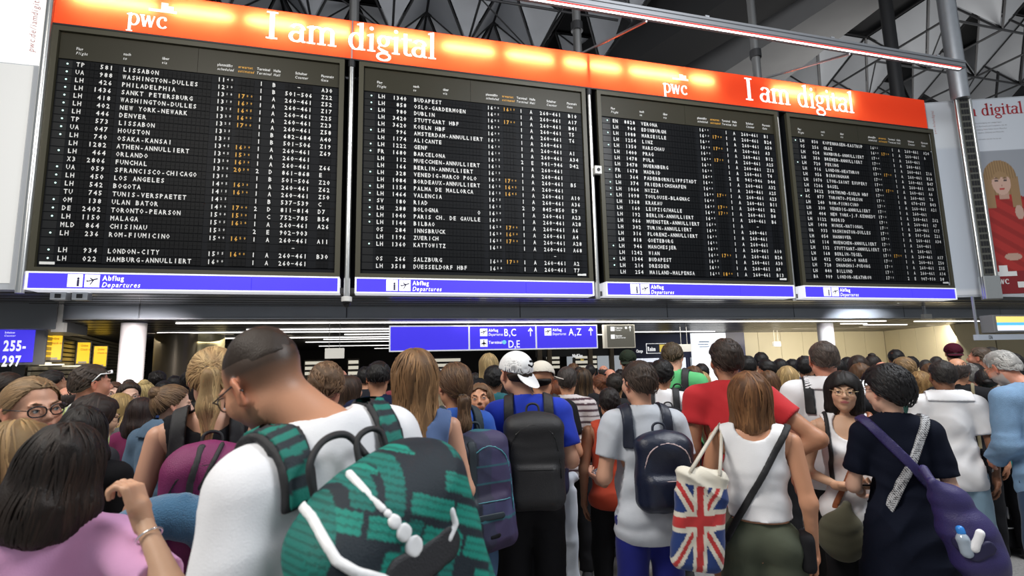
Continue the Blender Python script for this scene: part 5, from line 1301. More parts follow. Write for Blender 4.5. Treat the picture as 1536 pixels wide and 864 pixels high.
    def band(s, name, m, pr, path, w, root, th=.006, h=.006, cols=None, head=False, label=None, proj=True):
        """a strip that follows the surface of prims pr along path (points near the surface)"""
        P0 = np.array(path, np.float32)
        if proj:
            P1 = np.concatenate([P0[i] + (P0[i + 1] - P0[i]) * np.linspace(0, 1, 6, endpoint=False)[:, None] for i in range(len(P0) - 1)] + [P0[-1:]]); ys = np.linspace(-.6, .0, 241, dtype=np.float32)
            X = np.stack([np.broadcast_to(P1[:, :1], (len(P1), 241)), np.broadcast_to(ys[None], (len(P1), 241)), np.broadcast_to(P1[:, 2:], (len(P1), 241))], -1).astype(np.float32); v = ev(pr, X) < 0
            P1[:, 1] = np.where(v.any(1), ys[v.argmax(1)], P1[:, 1]); P0 = P1
        lo = P0.min(0) - w - .03; hi = P0.max(0) + w + .03; ax, X = grid(lo, hi, h)
        D = ev(pr, X); C = np.full(D.shape, 9., np.float32)
        for a, b in zip(P0[:-1], P0[1:]): C = np.minimum(C, pd(cone(a, b, 0, 0), X))
        C = np.minimum(C, 9) - w
        D = np.maximum(np.maximum(D - th, -(D + .01)), C if True else C); return s.add(name, *nets(X, D), m, cols, root=root, head=head, label=label)

def sling(x0, z0, x1, z1, w):
    """slab region of a strap running diagonally from (x0,z0) to (x1,z1) seen from the front/back"""
    d = np.array([x1 - x0, z1 - z0]); d /= np.linalg.norm(d); n = (-d[1], d[0])
    return lambda X: np.abs((X[..., 0] - x0) * n[0] + (X[..., 2] - z0) * n[1]) - w
# ------------------------------------------------------------------ the crowd, nearest first
BLK = cloth('black', (.014, .014, .016)); WHT = cloth('white', (.80, .80, .82)); NAVY = cloth('navy', (.012, .018, .05)); JEAN = cloth('jeans', (.06, .12, .24)); STRAPB = mat('strap_black', (.012, .012, .014), .6, bump=.3, bscale=500)
DK = (.020, .015, .012); BR = (.075, .042, .022); LB = (.20, .12, .055); BL = (.42, .28, .12); GR = (.35, .34, .33)

# 1 front man, white shirt, teal backpack
f = Fig(400, 489, 1.33, -24, 'bearded man in a white t-shirt, faded cropped hair, head bowed, nearest the camera', 'warm',
        Pose(b=.98, head=(-16, 25, -8), hoff=(-.055, .04, .0), lean=.20, shr=.16, ra='front', la='front'), q=1.7)
f.body(neck_r=.064, stubble=.75, beard=(.10, .055, .03), fade=(.034, .021, .0135), w=1.02)
f.face(); f.hair('crop', (.045, .028, .018), t=.011, tap=.085, nape=.032, ear=.05, temple=.052, n=0, h=.005)
def topcut(o, zlim): pass
f.garment('t_shirt', WHT, 'tee', g=.022, loose=.02, sleeve=.75, neck=(.082, .0), amp=.004)
f.glasses(y=.108)
def teal(V):
    x, y, z = V.T; a = math.radians(-28); u = (x * math.cos(a) + z * math.sin(a)) * 42; v = (-x * math.sin(a) + z * math.cos(a)) * 42
    r = np.floor(v * .5); col = np.floor(u * .22 + r * .37); hsh = np.modf(np.abs(np.sin(r * 12.9898 + col * 78.233) * 43758.5453))[0]
    fv = v * .5 - r; fu = u * .22 + r * .37 - col; on = (hsh > .34) & (fv > .18) & (fv < .88) & (fu > .08); v2 = np.floor(u * .5); h2 = np.modf(np.abs(np.sin(v2 * 3.7 + np.floor(v * .2) * 17.1) * 999))[0]; on2 = (h2 > .62) & (np.modf(u * .5 - v2)[0] < .7)
    C = np.tile(np.array((.006, .014, .022)), (len(V), 1)); C[on] = (.004, .24, .18); C[on2] = (.002, .16, .13); fine = (np.sin(v * 12) > .5) & (on | on2); C[fine] *= .55; return C
bp = f.backpack('large teal and navy patterned drawstring backpack with white reflective strips on the front man', PACKM, STRAPB, c=(.025, -.225, 1.175), hs=(.180, .105, .26), rr=.085, pocket=True, cols=teal, tilt=-14, xs=.11, zips=False, top=.02, h=.0045)
pr = f.bpr
# patterned panels on the straps, gathered collar, white piping and dots
for ch in list(bp.children):
    if ch.name.startswith('shoulder_strap'): bpy.data.objects.remove(ch)
def frontstrap(q, w, zb): return lambda X: np.maximum(np.abs(X[..., 0] - q * (.115 + .18 * np.clip(X[..., 1] + .09, -.02, .1))) - w, np.where(X[..., 1] < -.02, zb - X[..., 2], 1.18 - X[..., 2]))
for q in (-1, 1): f.shell('shoulder_strap', STRAPB, frontstrap(q, .034, 1.375 if q < 0 else 1.33), root=bp, th=.018, inner=.0, lo=(q * .11 - .08, -.24, 1.16), hi=(q * .11 + .08, .2, 1.53))
for q in (-1, 1): f.shell('strap_panel', PACKM, frontstrap(q, .025, 1.38 if q < 0 else 1.335), root=bp, th=.023, inner=-.010, lo=(q * .11 - .07, -.22, 1.2), hi=(q * .11 + .07, .2, 1.53), cols=lambda V: np.where(np.sin(V[:, 1:2] * 130 + V[:, 2:3] * 120) > .0, np.array([[.0, .17, .13]]), np.array([[.006, .014, .022]])), h=.006)
WR = mat('reflective_white', (.85, .85, .85), .45)
Z = lambda *p, n=5: f.hits(pr, list(p), .7, 1.9, n)
bk = dict(proj=False)
f.band('piping', WR, pr, Z((452, 757), (468, 775), (486, 808), (505, 840), (535, 858), (585, 872)), .0085, bp, th=.007, h=.0045, **bk)
f.band('piping', WR, pr, Z((676, 765), (682, 785), (672, 808)), .008, bp, th=.007, h=.0045, **bk)
f.band('reflective_strip', WR, pr, Z((524, 711), (550, 740), (574, 764)), .008, bp, th=.007, h=.0045, **bk)
for x, y, r in ((580, 769, .008), (590, 781, .012), (604, 797, .0145), (619, 818, .0175)): f.band('reflective_dot', WR, pr, Z((x, y), (x + 2, y + 2), n=1), r, bp, th=.006, h=.004, **bk)
f.band('bottom_panel', mat('panel_black', (.015, .015, .018), .55, bump=.3, bscale=300), pr, Z((600, 862), (640, 842), (672, 815)), .030, bp, th=.005, **bk)
for a_, b_ in (((615, 845), (638, 862)), ((638, 842), (616, 866)), ((627, 838), (627, 868))): f.band('emblem', mat('emblem_white', (.7, .72, .75), .5), pr, Z(a_, b_), .003, bp, th=.010, h=.0035, **bk)
b = MB(); 
b.tube(sp([(-.105, -.15, 1.40), (-.11, -.15, 1.46), (-.075, -.145, 1.495), (-.02, -.14, 1.49), (.01, -.16, 1.44)]), .0075, 8); f.mb('carry_loop', b, STRAPB, root=bp)
f.bottom('trousers', NAVY).shoes()

# 2 girl in pink with black hair
f = Fig(98, 622, 1.42, 12, 'girl in a pink t-shirt with straight black shoulder-length hair, hand raised to her face', 'asian', Pose(fem=True, ra=((.30, .06, 1.17), (.165, .10, 1.405), (-.25, .15, 1), (-.9, .3, 0)), head=(-4, 6, 8)), q=1.7, hair_up=.03)
w0 = f.lp(213, 778, 1.33); e0 = f.lp(268, 905, 1.22); f.P.R = (tuple(e0), tuple(w0), (-.35, .25, 1), (-.9, .35, -.2))
f.body(face=False, curl=(1.25, .5)).hair('long', (.014, .010, .008), L=.275, n=900, sw=.007, col2=(.028, .017, .012), t=.022).garment('t_shirt', cloth('pink', (.70, .36, .60)), 'tee', g=.018, sleeve=.70, amp=.005).bottom('jeans', JEAN).shoes()
b = MB(); P_ = f.P; el, wr = A(*P_.R[0]), A(*P_.R[1]); c = wr + (el - wr) * .22; n_ = (el - wr) / np.linalg.norm(el - wr); a_ = np.cross(n_, (0, 0, 1)); a_ /= np.linalg.norm(a_); b_ = np.cross(n_, a_)
b.tube([c + (a_ * math.cos(t) + b_ * math.sin(t)) * .031 for t in np.linspace(0, 2 * math.pi, 25)], .0028, 6, False); f.mb('bracelet', b, mat('silver', (.8, .8, .8), .25, .9))
# 3 blonde girl at the left edge
f = Fig(38, 621, 1.58, 35, 'blonde long-haired girl at the left edge behind the pink shirt girl', 'fair', Pose(fem=True, head=(10, 8, -8)), q=1.3, hair_up=.02)
f.body(face=False).hair('long', (.36, .23, .10), col2=(.22, .13, .06), L=.50, n=600).garment('shirt', cloth('slate', (.06, .08, .12))).bottom('jeans', JEAN).shoes()
# 4 girl with black glasses facing the camera
f = Fig(54, 563, 1.97, 166, 'young woman with black-rimmed glasses and tied light brown hair facing the camera at left', 'fair', Pose(fem=True, head=(-12, 2, 5)), q=1.7)
f.body(blush=.8).face(eye=(.14, .18, .2), brow=(.16, .09, .05), gaze=(-10, 5)).hair('pony', (.26, .16, .08), col2=(.34, .22, .11), front=.082, t=.010, n=600, sw=.006, tie=(0, -.10, -.03), tail=.3, lift=.002)
f.glasses(r=(.025, .019), th=.0027)
def floral(V):
    x, y, z = (V * 28).T; n_ = np.sin(x * 1.7 + np.sin(z * 2.1)) * np.sin(z * 1.9 + np.sin(y * 1.3 + x)); C = np.tile(np.array((.012, .014, .03)), (len(V), 1)); C[n_ > .72] = (.55, .5, .5); C[n_ > .86] = (.5, .04, .05); C[n_ < -.8] = (.35, .35, .4); return C
f.garment('blouse', CLOTH, 'tee', cols=floral, h=.0105).bottom('jeans', BLK).shoes()
# 5 plaid shirt man with sunglasses on his head
f = Fig(140, 546, 3.0, 72, 'man in a yellow and grey plaid shirt with white sunglasses pushed up on his head', 'red', Pose(b=1.08, head=(4, 0, 0)), q=1.3)
def plaid(V):
    x, y, z = V.T; u = np.modf((x * .8 + y * .8) * 11 + 50)[0]; v = np.modf(z * 10)[0]; C = np.tile(np.array((.66, .70, .45)), (len(V), 1)); C[(u > .5)] = (.55, .66, .16); C[(v > .62) & (v < .8)] *= .5; C[(u > .15) & (u < .3)] = (.12, .14, .2); C[(v > .1) & (v < .2)] = (.8, .8, .78); return C
f.body(w=1.03).face().hair('short', (.055, .038, .028), nape=-.05, n=500, t=.012).garment('plaid_shirt', CLOTH, 'tee', cols=plaid, h=.008, sleeve=.8, amp=.006).bottom('jeans', JEAN).shoes()
b = MB(); b.tube([(.060, .085, .07), (.085, .02, .065), (.087, -.02, .02)], .004, 8); b.tube([(-.060, .085, .07), (-.085, .02, .065), (-.087, -.02, .02)], .004, 8); b.tube([(-.06, .085, .072), (0, .10, .085), (.06, .085, .072)], .006, 8); f.mb('sunglasses', b, mat('white_frame', (.85, .85, .85), .3), head=True)
f.shell('shoulder_strap', STRAPB, lambda X: np.abs(X[..., 0] + .10) - .025, th=.014) if False else None
# 6 dark haired woman with glasses, profile
f = Fig(147, 592, 2.35, 58, 'woman with dark hair and black glasses in profile behind the black-haired girl', 'asian', Pose(fem=True, head=(14, 10, 0)), q=1.3)
f.body().face().hair('long', (.03, .018, .014), L=.34, n=400).garment('top', cloth('charcoal', (.03, .03, .035))).bottom('jeans', BLK).shoes(); f.glasses()
f = Fig(128, 609, 1.88, 14, 'woman with black hair almost hidden behind the pink shirt girl', 'asian', Pose(fem=True), q=1.1)
f.body(face=False).hair('long', (.016, .012, .010), L=.3, n=400).garment('top', BLK).bottom('jeans', BLK).shoes()
# 7 ponytail woman, black tank, magenta backpack, blue neck pillow
f = Fig(322, 521, 2.02, 4, 'blonde ponytail woman in a black sleeveless top carrying a magenta backpack', 'fair', Pose(fem=True, b=1.04, la='front', ra='low'), q=1.4)
f.body(bare=True, face=False).hair('pony', (.36, .22, .10), col2=(.55, .38, .18), n=700, sw=.006, tie=(0, -.10, .045), tail=.30, t=.016).garment('top', BLK, 'tank', g=.014, armhole=.006).bottom('jeans', JEAN).shoes()
mag = mat('magenta_nylon', (.17, .012, .085), .6, noise=.15, nscale=20, bump=.3, bscale=300)
bp = f.backpack('magenta backpack with a blue strap hanging on the ponytail woman', mag, STRAPB, c=(.02, -.20, 1.14), hs=(.155, .085, .23), xs=.10, top=.045)
f.band('lash_strap', STRAPB, f.bpr, [(.0, -.28, 1.42), (-.03, -.30, 1.28), (-.035, -.31, 1.18)], .012, bp); f.band('lash_strap', STRAPB, f.bpr, [(.06, -.28, 1.40), (-.0, -.31, 1.26)], .009, bp)
f.band('logo_patch', mat('amber_patch', (.5, .25, .06), .6), f.bpr, [(.01, -.33, 1.175), (.035, -.33, 1.17)], .018, bp)
np_ = f.make('neck_pillow', 'blue plush neck pillow hung on the magenta backpack', 'pillow'); t = np.linspace(-2.5, 2.5, 15)
pr = [cone((-.09 + .17 * math.sin(a), -.31 - .03 * math.cos(a), 1.03 - .17 * math.cos(a) - .02), (-.09 + .17 * math.sin(b_), -.31 - .03 * math.cos(b_), 1.03 - .17 * math.cos(b_) - .02), .066, .066, .03) for a, b_ in zip(t[:-1] + math.pi, t[1:] + math.pi)]
pr.append(cone((-.05, -.32, 1.13), (-.04, -.30, 1.24), .020, .010, .03))
f.add('cushion', *nets(*field(pr, .009)), mat('blue_plush', (.035, .12, .22), .95, noise=.1, nscale=30, bump=.5, bscale=200, sheen=.5), root=np_)
# 8 denim jacket woman in profile
f = Fig(262, 577, 2.75, 45, 'woman in a denim jacket with brown hair in a bun, seen in profile', 'pale', Pose(fem=True, head=(38, 4, 0), b=1.05), q=1.4)
den = mat('denim', (.075, .13, .20), .9, noise=.25, nscale=25, bump=.4, bscale=300)
f.body().face(brow=(.12, .07, .04)).hair('bun', (.13, .075, .042), col2=(.2, .12, .06), n=500, sw=.006, tie=(0, -.10, .075), t=.014, front=.080).garment('denim_jacket', den, 'tee', g=.026, sleeve=1.9, amp=.008).bottom('jeans', BLK).shoes()
f.shell('collar', den, lambda X: np.maximum(1.455 - X[..., 2], np.abs(X[..., 0]) - .11), th=.018)
# 9.. around the left
def quick(px, top, d, hd, label, skin, style, col, gar, top_kind='tee', fem=False, b=1.0, head=(0, 0, 0), hk=None, bot=BLK, q=.9, face=None, gk=None, pose=None, bk=None, **bodyk):
    f = Fig(px, top, d, hd, label, skin, pose or Pose(fem=fem, b=b, head=head), q=q); fc = abs((hd + head[0] + 180) % 360 - 180) > 45 if face is None else face
    f.body(face=fc, **bodyk)
    if fc: f.face(brow=tuple(min(.3, c * 1.0) for c in col))
    if style: f.hair(style, col, **(hk or {}))
    f.garment('shirt', gar, top_kind, **(gk or {})).bottom('trousers', bot).shoes(); return f
C_ = cloth
quick(214, 596, 3.3, 30, 'woman in a magenta top with dark hair left of the denim jacket', 'tan', 'long', (.03, .016, .014), C_('magenta', (.16, .01, .07)), fem=True, hk=dict(L=.28))
quick(217, 572, 4.4, 5, 'woman with a blonde hair knot behind the magenta top woman', 'fair', 'bun', (.45, .33, .14), C_('dark_olive', (.03, .03, .02)), fem=True, hk=dict(tie=(0, -.06, .11)))
f = quick(172, 573, 4.7, 175, 'woman with glasses facing the camera right of the plaid shirt man', 'pale', 'long', (.10, .05, .03), BLK, fem=True, hk=dict(L=.3)); f.glasses()
f = quick(195, 573, 4.0, 150, 'woman in a black low-necked top with glasses and tied dark hair facing the camera', 'pale', 'bun', (.04, .025, .018), BLK, 'tank', fem=True, hk=dict(tie=(0, -.06, .11)), head=(20, 5, 0)); f.glasses()
def stripes(V): z = V[:, 2]; C = np.tile(np.array((.02, .02, .025)), (len(V), 1)); C[np.modf(z * 22)[0] < .4] = (.7, .7, .7); return C
quick(206, 585, 4.9, 170, 'woman in a black and white striped top behind the blonde knot', 'fair', 'long', (.05, .03, .02), CLOTH, fem=True, gk=dict(cols=stripes, h=.0105))
quick(184, 590, 3.4, 60, 'blonde long-haired woman right of the dark woman with glasses', 'fair', 'long', (.42, .28, .11), C_('grey_knit', (.10, .10, .10)), fem=True, hk=dict(L=.4))
quick(14, 559, 3.7, 60, 'dark-haired man in an olive shirt at the far left edge', 'tan', 'short', (.03, .02, .015), C_('olive', (.05, .055, .02)), head=(10, 6, 0))
quick(34, 573, 4.3, 70, 'pink-faced older man with thin white hair left of the glasses woman', 'red', 'bald', (.5, .48, .45), C_('pale_shirt', (.5, .45, .4)))
quick(82, 556, 3.7, 78, 'man with receding black hair and a stubble beard in profile at left', 'tan', 'short', (.02, .016, .014), C_('navy_knit', (.02, .03, .08)), hk=dict(front=.09), stubble=.8, beard=(.06, .035, .025))
quick(102, 578, 3.9, 0, 'bald man in a blue shirt left of the plaid shirt man', 'red', 'bald', (.05, .035, .03), C_('blue_shirt', (.02, .06, .22)))
quick(237, 557, 5.2, 5, 'man with a dark curly afro behind the denim jacket woman', 'dark', 'afro', (.012, .009, .008), C_('dusk', (.03, .03, .04)))
quick(287, 557, 4.4, 0, 'man with a thick black afro in a blue shirt left of the ponytail', 'dark', 'afro', (.01, .008, .008), C_('royal', (.015, .06, .25)))
quick(490, 543, 2.45, 0, 'man with curly sandy hair right of the front man head', 'red', 'short', (.17, .10, .055), BLK, hk=dict(nape=-.045, n=500, wave=.5), q=1.2)
quick(527, 563, 3.7, 40, 'woman with long dark brown hair between the sandy and black haired men', 'fair', 'long', (.05, .028, .018), BLK, fem=True, hk=dict(L=.4))
quick(567, 542, 3.45, -6, 'man with short black hair in a navy shirt left of the long brown hair', 'tan', 'short', (.012, .010, .010), C_('deep_navy', (.01, .015, .04)), hk=dict(nape=-.02))
# 17 ponytail woman with plaid backpack
f = Fig(680, 544, 2.55, -24, 'woman in a blue shirt with a low brown ponytail and a plaid backpack', 'tan', Pose(fem=True, b=1.04, head=(-4, 0, 4)), q=1.4)
f.body(face=False).hair('pony', (.085, .045, .025), col2=(.14, .08, .04), n=700, sw=.006, tie=(.0, -.095, -.045), tail=.30, wave=.2, t=.016).garment('t_shirt', C_('cobalt', (.03, .11, .48)), amp=.008).bottom('trousers', C_('checked_dark', (.05, .05, .055))).shoes()
def pplaid(V):
    x, y, z = V.T; u = np.floor((x + .3 + y * .5) * 14); v = np.floor(z * 12); h1 = np.modf(np.abs(np.sin(u * 12.9) * 437))[0]; h2 = np.modf(np.abs(np.sin(v * 7.3) * 931))[0]
    C = np.tile(np.array((.016, .024, .035)), (len(V), 1)); C = C + h1[:, None] * np.array((.035, .008, .05)) + h2[:, None] * np.array((.02, .035, .075)) * (h1[:, None] > .35); ln = (np.modf(z * 12)[0] < .10) & (h2 > .5); C[ln] = (.03, .13, .16); return C
bp = f.backpack('tall backpack in a blue and purple plaid with front pockets on the blue shirt woman', PACKM, mat('strap_slate', (.02, .035, .045), .7), c=(.05, -.205, 1.11), hs=(.165, .095, .28), cols=pplaid, xs=.10, tilt=-7, h=.0075, mz=mat('zip_aqua', (.08, .3, .36), .5))
f.band('logo_patch', BLK, f.bpr, [(.05, -.38, .925), (.09, -.38, .93)], .011, bp); f.band('tag_patch', mat('cream_patch', (.45, .38, .25), .6), f.bpr, [(-.085, -.31, 1.08), (-.085, -.31, 1.05)], .012, bp)
f.band('pocket_flap', mat('slate_nylon', (.018, .03, .04), .6), f.bpr, [(-.06, -.37, 1.02), (.11, -.37, 1.02)], .016, bp); f.band('panel_stripe', mat('slate_nylon', (.02,) * 3), f.bpr, [(-.04, -.30, 1.36), (-.04, -.32, 1.12), (-.035, -.32, .90)], .022, bp)
# 16 long brown hair woman
f = Fig(622, 526, 2.2, -8, 'woman with very long light brown hair and a strappy top right of the front man', 'fair', Pose(fem=True, la='front', ra='low'), q=1.5)
f.body(bare=True, face=False).hair('long', (.17, .09, .04), col2=(.36, .20, .09), L=.62, n=1100, sw=.007, wave=.18, t=.026).garment('top', C_('denim_blue', (.10, .16, .32)), 'tank', g=.012, armhole=.02).bottom('shorts', C_('wine', (.10, .012, .02)), z1=.5).shoes()
# 18 girl's face
f = Fig(720, 573, 3.0, 170, 'girl with light brown hair looking up between the plaid backpack and the white cap', 'warm', Pose(fem=True, head=(14, -10, 6)), q=1.5)
f.body().face(brow=(.1, .05, .03), gaze=(-6, -8)).hair('long', (.20, .11, .055), L=.26, n=400, t=.012).garment('top', C_('teal_dark', (.01, .05, .07))).bottom('jeans', JEAN).shoes()
# 19 white cap man
f = Fig(772, 528, 2.75, 0, 'man in a blue t-shirt with a white cap worn backwards and a black backpack', 'fair', Pose(b=1.0, head=(-28, 2, 0), hoff=(-.055, 0, 0), ra=((.23, -.04, 1.16), (.16, .17, 1.10), (-.6, .8, .1), (-.3, -.3, .9))), q=1.5)
f.body(face=True).hair('short', (.04, .025, .018), nape=-.05, zmax=.005, t=.010, n=0); capw = cloth('cap_white', (.80, .80, .80)); f.cap(capw, back=True, brim_dir=-25, droop=38)
cb = f.band('cap_emblem', BLK, [ell((0, -.014, .036), (.096, .115, .1006), .02)], [(.022, -.124, .050), (.046, -.113, .040), (.078, -.080, .058)], .006, None, th=.004, h=.003, head=True, proj=False)
f.band('cap_emblem', BLK, [ell((0, -.014, .036), (.096, .115, .1006), .02)], [(.036, -.112, .070), (.066, -.090, .072)], .007, None, th=.004, h=.003, head=True, proj=False)
f.garment('t_shirt', C_('bright_blue', (.010, .035, .42)), sleeve=.7, amp=.008, hem=.95).bottom('trousers', BLK).shoes()
bp = f.backpack('black backpack on the man in the white cap', mat('black_nylon', (.010, .010, .012), .55, bump=.3, bscale=300), STRAPB, c=(.02, -.21, 1.19), hs=(.155, .10, .23), xs=.11)
f.band('logo_bar', WR, f.bpr, [(.06, -.36, 1.015), (.11, -.36, 1.02)], .003, bp); f.band('zip_pull', WR, f.bpr, [(-.05, -.24, 1.40), (-.055, -.27, 1.36)], .002, bp)
quick(733, 530, 5.2, 5, 'short blonde head above the dark heads left of the white cap', 'fair', 'bob', (.45, .32, .15), BLK, fem=True, hk=dict(L=.26))
quick(712, 560, 4.9, 0, 'dark-haired man directly above the girl looking up', 'dark', 'afro', DK, BLK)
quick(742, 549, 4.2, 10, 'man with black hair and a teal collar behind the white cap man', 'brown', 'short', (.01, .009, .009), C_('teal_shirt', (.01, .09, .11)), hk=dict(t=.024))
quick(664, 560, 4.2, 0, 'woman with grey-blonde hair between the two long-haired women', 'fair', 'bob', (.4, .33, .22), C_('pink_pale', (.5, .3, .3)), fem=True)
# 21 off-white cap man with navy backpack
f = quick(812, 542, 3.3, 4, 'man in a black t-shirt with a cream cap worn backwards and a navy backpack', 'warm', 'short', (.012, .010, .010), BLK, hk=dict(nape=-.045, zmax=.01, t=.013, n=0), q=1.2, head=(5, 4, 0), pose=Pose(b=1.0, ra='front'))
f.cap(C_('cap_cream', (.62, .58, .50)), back=False, brim_dir=50)
bp = f.backpack('navy blue backpack on the man in the cream cap', mat('navy_nylon', (.008, .014, .045), .55, bump=.3, bscale=300), STRAPB, c=(.03, -.20, 1.13), hs=(.145, .09, .24))
jk = f.make('jacket', 'pale grey jacket hanging down from the black shirt man waist', 'jacket')
pr = [rbox((.12, -.10, .78), (.075, .028, .22), .028, .03), rbox((.17, -.09, .62), (.05, .025, .30), .024, .03), cone((.05, -.10, .95), (.2, -.06, .98), .03, .035, .03)]
X, D = field(pr, .008); D += wrinkle(X * A(2.4, 1, .7), .010, 3); f.add('fabric', *nets(X, D), cloth('pale_jacket', (.50, .54, .60)), root=jk)
# 22 striped shirt man
def st2(V): z = V[:, 2]; C = np.tile(np.array((.55, .50, .50)), (len(V), 1)); C[np.modf(z * 21)[0] < .38] = (.05, .02, .03); return C
quick(850, 549, 3.9, 0, 'man with thinning dark grey hair and a pale striped shirt', 'warm', 'short', (.055, .045, .04), CLOTH, gk=dict(cols=st2, h=.0105), hk=dict(t=.012))
quick(836, 570, 3.7, -10, 'woman with a dark red ponytail left of the striped shirt', 'fair', 'pony', (.14, .04, .015), BLK, fem=True, hk=dict(tie=(0, -.1, -.02)))
quick(874, 552, 4.3, 5, 'woman with long black hair fading to light brown ends', 'tan', 'long', (.025, .018, .014), BLK, fem=True, hk=dict(L=.55, col2=(.12, .07, .035)))
quick(899, 562, 5.0, -30, 'woman with auburn tied hair and white top right of the long black hair', 'fair', 'bun', (.13, .045, .02), WHT, fem=True, hk=dict(tie=(0, -.1, .05)))
quick(915, 552, 5.7, 170, 'bald man facing the camera left of the green cap', 'red', 'bald', (.04, .03, .03), BLK)
quick(922, 560, 4.5, 0, 'man with black hair below the bald head', 'tan', 'short', DK, C_('anthracite', (.02, .02, .022)))
f = quick(941, 525, 5.2, 0, 'man with a dark olive baseball cap behind the grey t-shirt man', 'warm', 'short', DK, BLK, hk=dict(zmax=.01, n=0)); f.cap(C_('cap_olive', (.02, .028, .018)), back=True)
quick(913, 580, 3.3, -5, 'person with cropped dark hair in an orange-red sleeveless top', 'tan', 'short', (.02, .015, .014), C_('orange_red', (.50, .06, .025)), 'tank', hk=dict(t=.010))
# 27 grey t-shirt man
f = Fig(955, 542, 2.62, -16, 'man in a light grey t-shirt with short dark hair and a navy leather backpack', 'fair', Pose(b=.98, head=(-20, 0, 0), la=mirror(((.235, -.02, 1.14), (.20, .20, 1.06), (.3, .7, .1), (-.6, .3, .8)))), q=1.5)
f.body(face=True).face().hair('short', (.05, .033, .024), n=600, t=.019, nape=-.052, sw=.006).garment('t_shirt', C_('light_grey', (.50, .53, .58), noise=.12), g=.018, sleeve=.62, hem=.80, amp=.007).bottom('trousers', C_('deep_blue', (.006, .010, .16))).shoes()
bp = f.backpack('small navy backpack with a red and white trim on the grey t-shirt man', mat('navy_leather', (.008, .012, .03), .38, bump=.2, bscale=200), mat('strap_navy', (.01, .014, .03), .5), c=(.045, -.195, 1.185), hs=(.150, .080, .19), xs=.11, top=.03, mz=mat('trim_blush', (.6, .45, .45), .5))
foil = f.make('foil_wrap', 'crumpled silver foil held in the grey t-shirt man left hand', 'foil'); w_ = A(*f.P.L[1])
X, D = field([ell(tuple(w_ + A(-.01, .09, .03)), (.035, .04, .028))], .005); D += .006 * np.sin(X[..., 0] * 260) * np.sin(X[..., 1] * 230 + X[..., 2] * 190); f.add('wrap', *nets(X, D), mat('foil', (.7, .75, .82), .2, .95), root=foil)
# 28, 29
f = quick(992, 540, 3.9, 0, 'man with thick black hair in a white shirt behind the grey t-shirt man', 'tan', 'short', (.010, .009, .009), WHT, hk=dict(t=.024), q=1.1)
f.backpack('black backpack on the black-haired man in a white shirt', BLK, STRAPB, c=(.03, -.18, 1.16), hs=(.13, .07, .2))
f = quick(1008, 515, 3.9, 14, 'man in a bright green t-shirt with bowed head', 'fair', 'short', (.08, .055, .03), C_('bright_green', (.10, .46, .17)), head=(-10, 22, -6), b=1.1, q=1.2, pose=Pose(b=1.08, head=(-10, 22, -6)))
f.backpack('black backpack with padded straps on the green t-shirt man', BLK, STRAPB, c=(.05, -.20, 1.15), hs=(.14, .08, .2))
# 30 red t-shirt man, hand on hip
f = Fig(1085, 509, 2.92, -4, 'man in a red t-shirt with dark hair, right hand on his hip', 'tan', Pose(b=1.06, head=(-20, 0, 0), ra=((.42, -.10, 1.21), (.20, -.04, 1.06), (-.7, .6, -.3), (.1, .2, -1))), q=1.4)
f.body(stubble=.7).face().hair('short', (.035, .022, .016), t=.018, n=500).garment('t_shirt', C_('red', (.50, .022, .028)), g=.018, sleeve=.50, amp=.007).bottom('shorts', C_('sand', (.42, .38, .30)), z1=.5).shoes()
# 31 white tank woman with tote
f = Fig(1122, 560, 2.35, 0, 'woman with a brown bob in a white tank top and olive shorts', 'warm', Pose(fem=True, b=1.08, ra='down', la=mirror(((.26, .02, 1.14), (.15, .16, 1.12), (-.5, .8, .1), (-.3, -.3, .9)))), q=1.5)
f.body(bare=True, face=False).hair('bob', (.13, .055, .022), col2=(.25, .12, .05), L=.265, n=900, t=.028, sw=.007).garment('tank_top', WHT, 'tank', g=.014, loose=.012, hem=1.04, amp=.006, armhole=.004)
f.bottom('shorts', C_('olive_grey', (.075, .085, .06)), flare=.05, z1=.50, top=1.09).shoes()
sb = f.make('shoulder_strap_bag', 'black cross-body strap bag at the right hip of the white tank top woman', 'bag')
reg = sling(-.17, .93, .13, 1.44, .016); f.shell('strap', STRAPB, lambda X: reg(X * A(-1, 1, 1) * A(-1, 1, 1)), root=sb, th=.012, torso=True)
f.add('pouch', *nets(*field([rbox((.20, -.02, .90), (.035, .08, .09), .03)], .01)), BLK, root=sb)
tb = f.make('tote_bag', 'canvas tote bag with a union jack print over the white tank top woman left shoulder', 'bag')
tc = f.lp(1049, 778, 2.45); TR = rot(-18, 0, 8)
def jack(V):
    q = (V - tc.astype(np.float32)) @ TR; u = q[:, 0] / .135 + .05; v = q[:, 2] / .25 * 1.0; a = .12; u, v = u * math.cos(a) + v * math.sin(a), v * math.cos(a) - u * math.sin(a)
    C = np.tile(np.array((.010, .035, .16)), (len(V), 1)); cream = np.array((.66, .62, .52)); red = np.array((.48, .03, .03))
    dg = np.abs(np.abs(u) * .95 - np.abs(v)); C[dg < .22] = cream; C[(dg < .08)] = red; C[(np.abs(u) < .24) | (np.abs(v) < .19)] = cream; C[(np.abs(u) < .12) | (np.abs(v) < .10)] = red
    C[q[:, 2] > .165] = cream; return C
X, D = field([rbox(tc, (.125, .05, .245), .045, .02, TR)], .0055); D += wrinkle(X, .006, 3, 1.2); f.add('bag_body', *nets(X, D), CLOTH, jack, root=tb)
b = MB(); t_ = TR @ A(-.07, -.045, .225) + tc; u_ = TR @ A(.07, -.045, .225) + tc
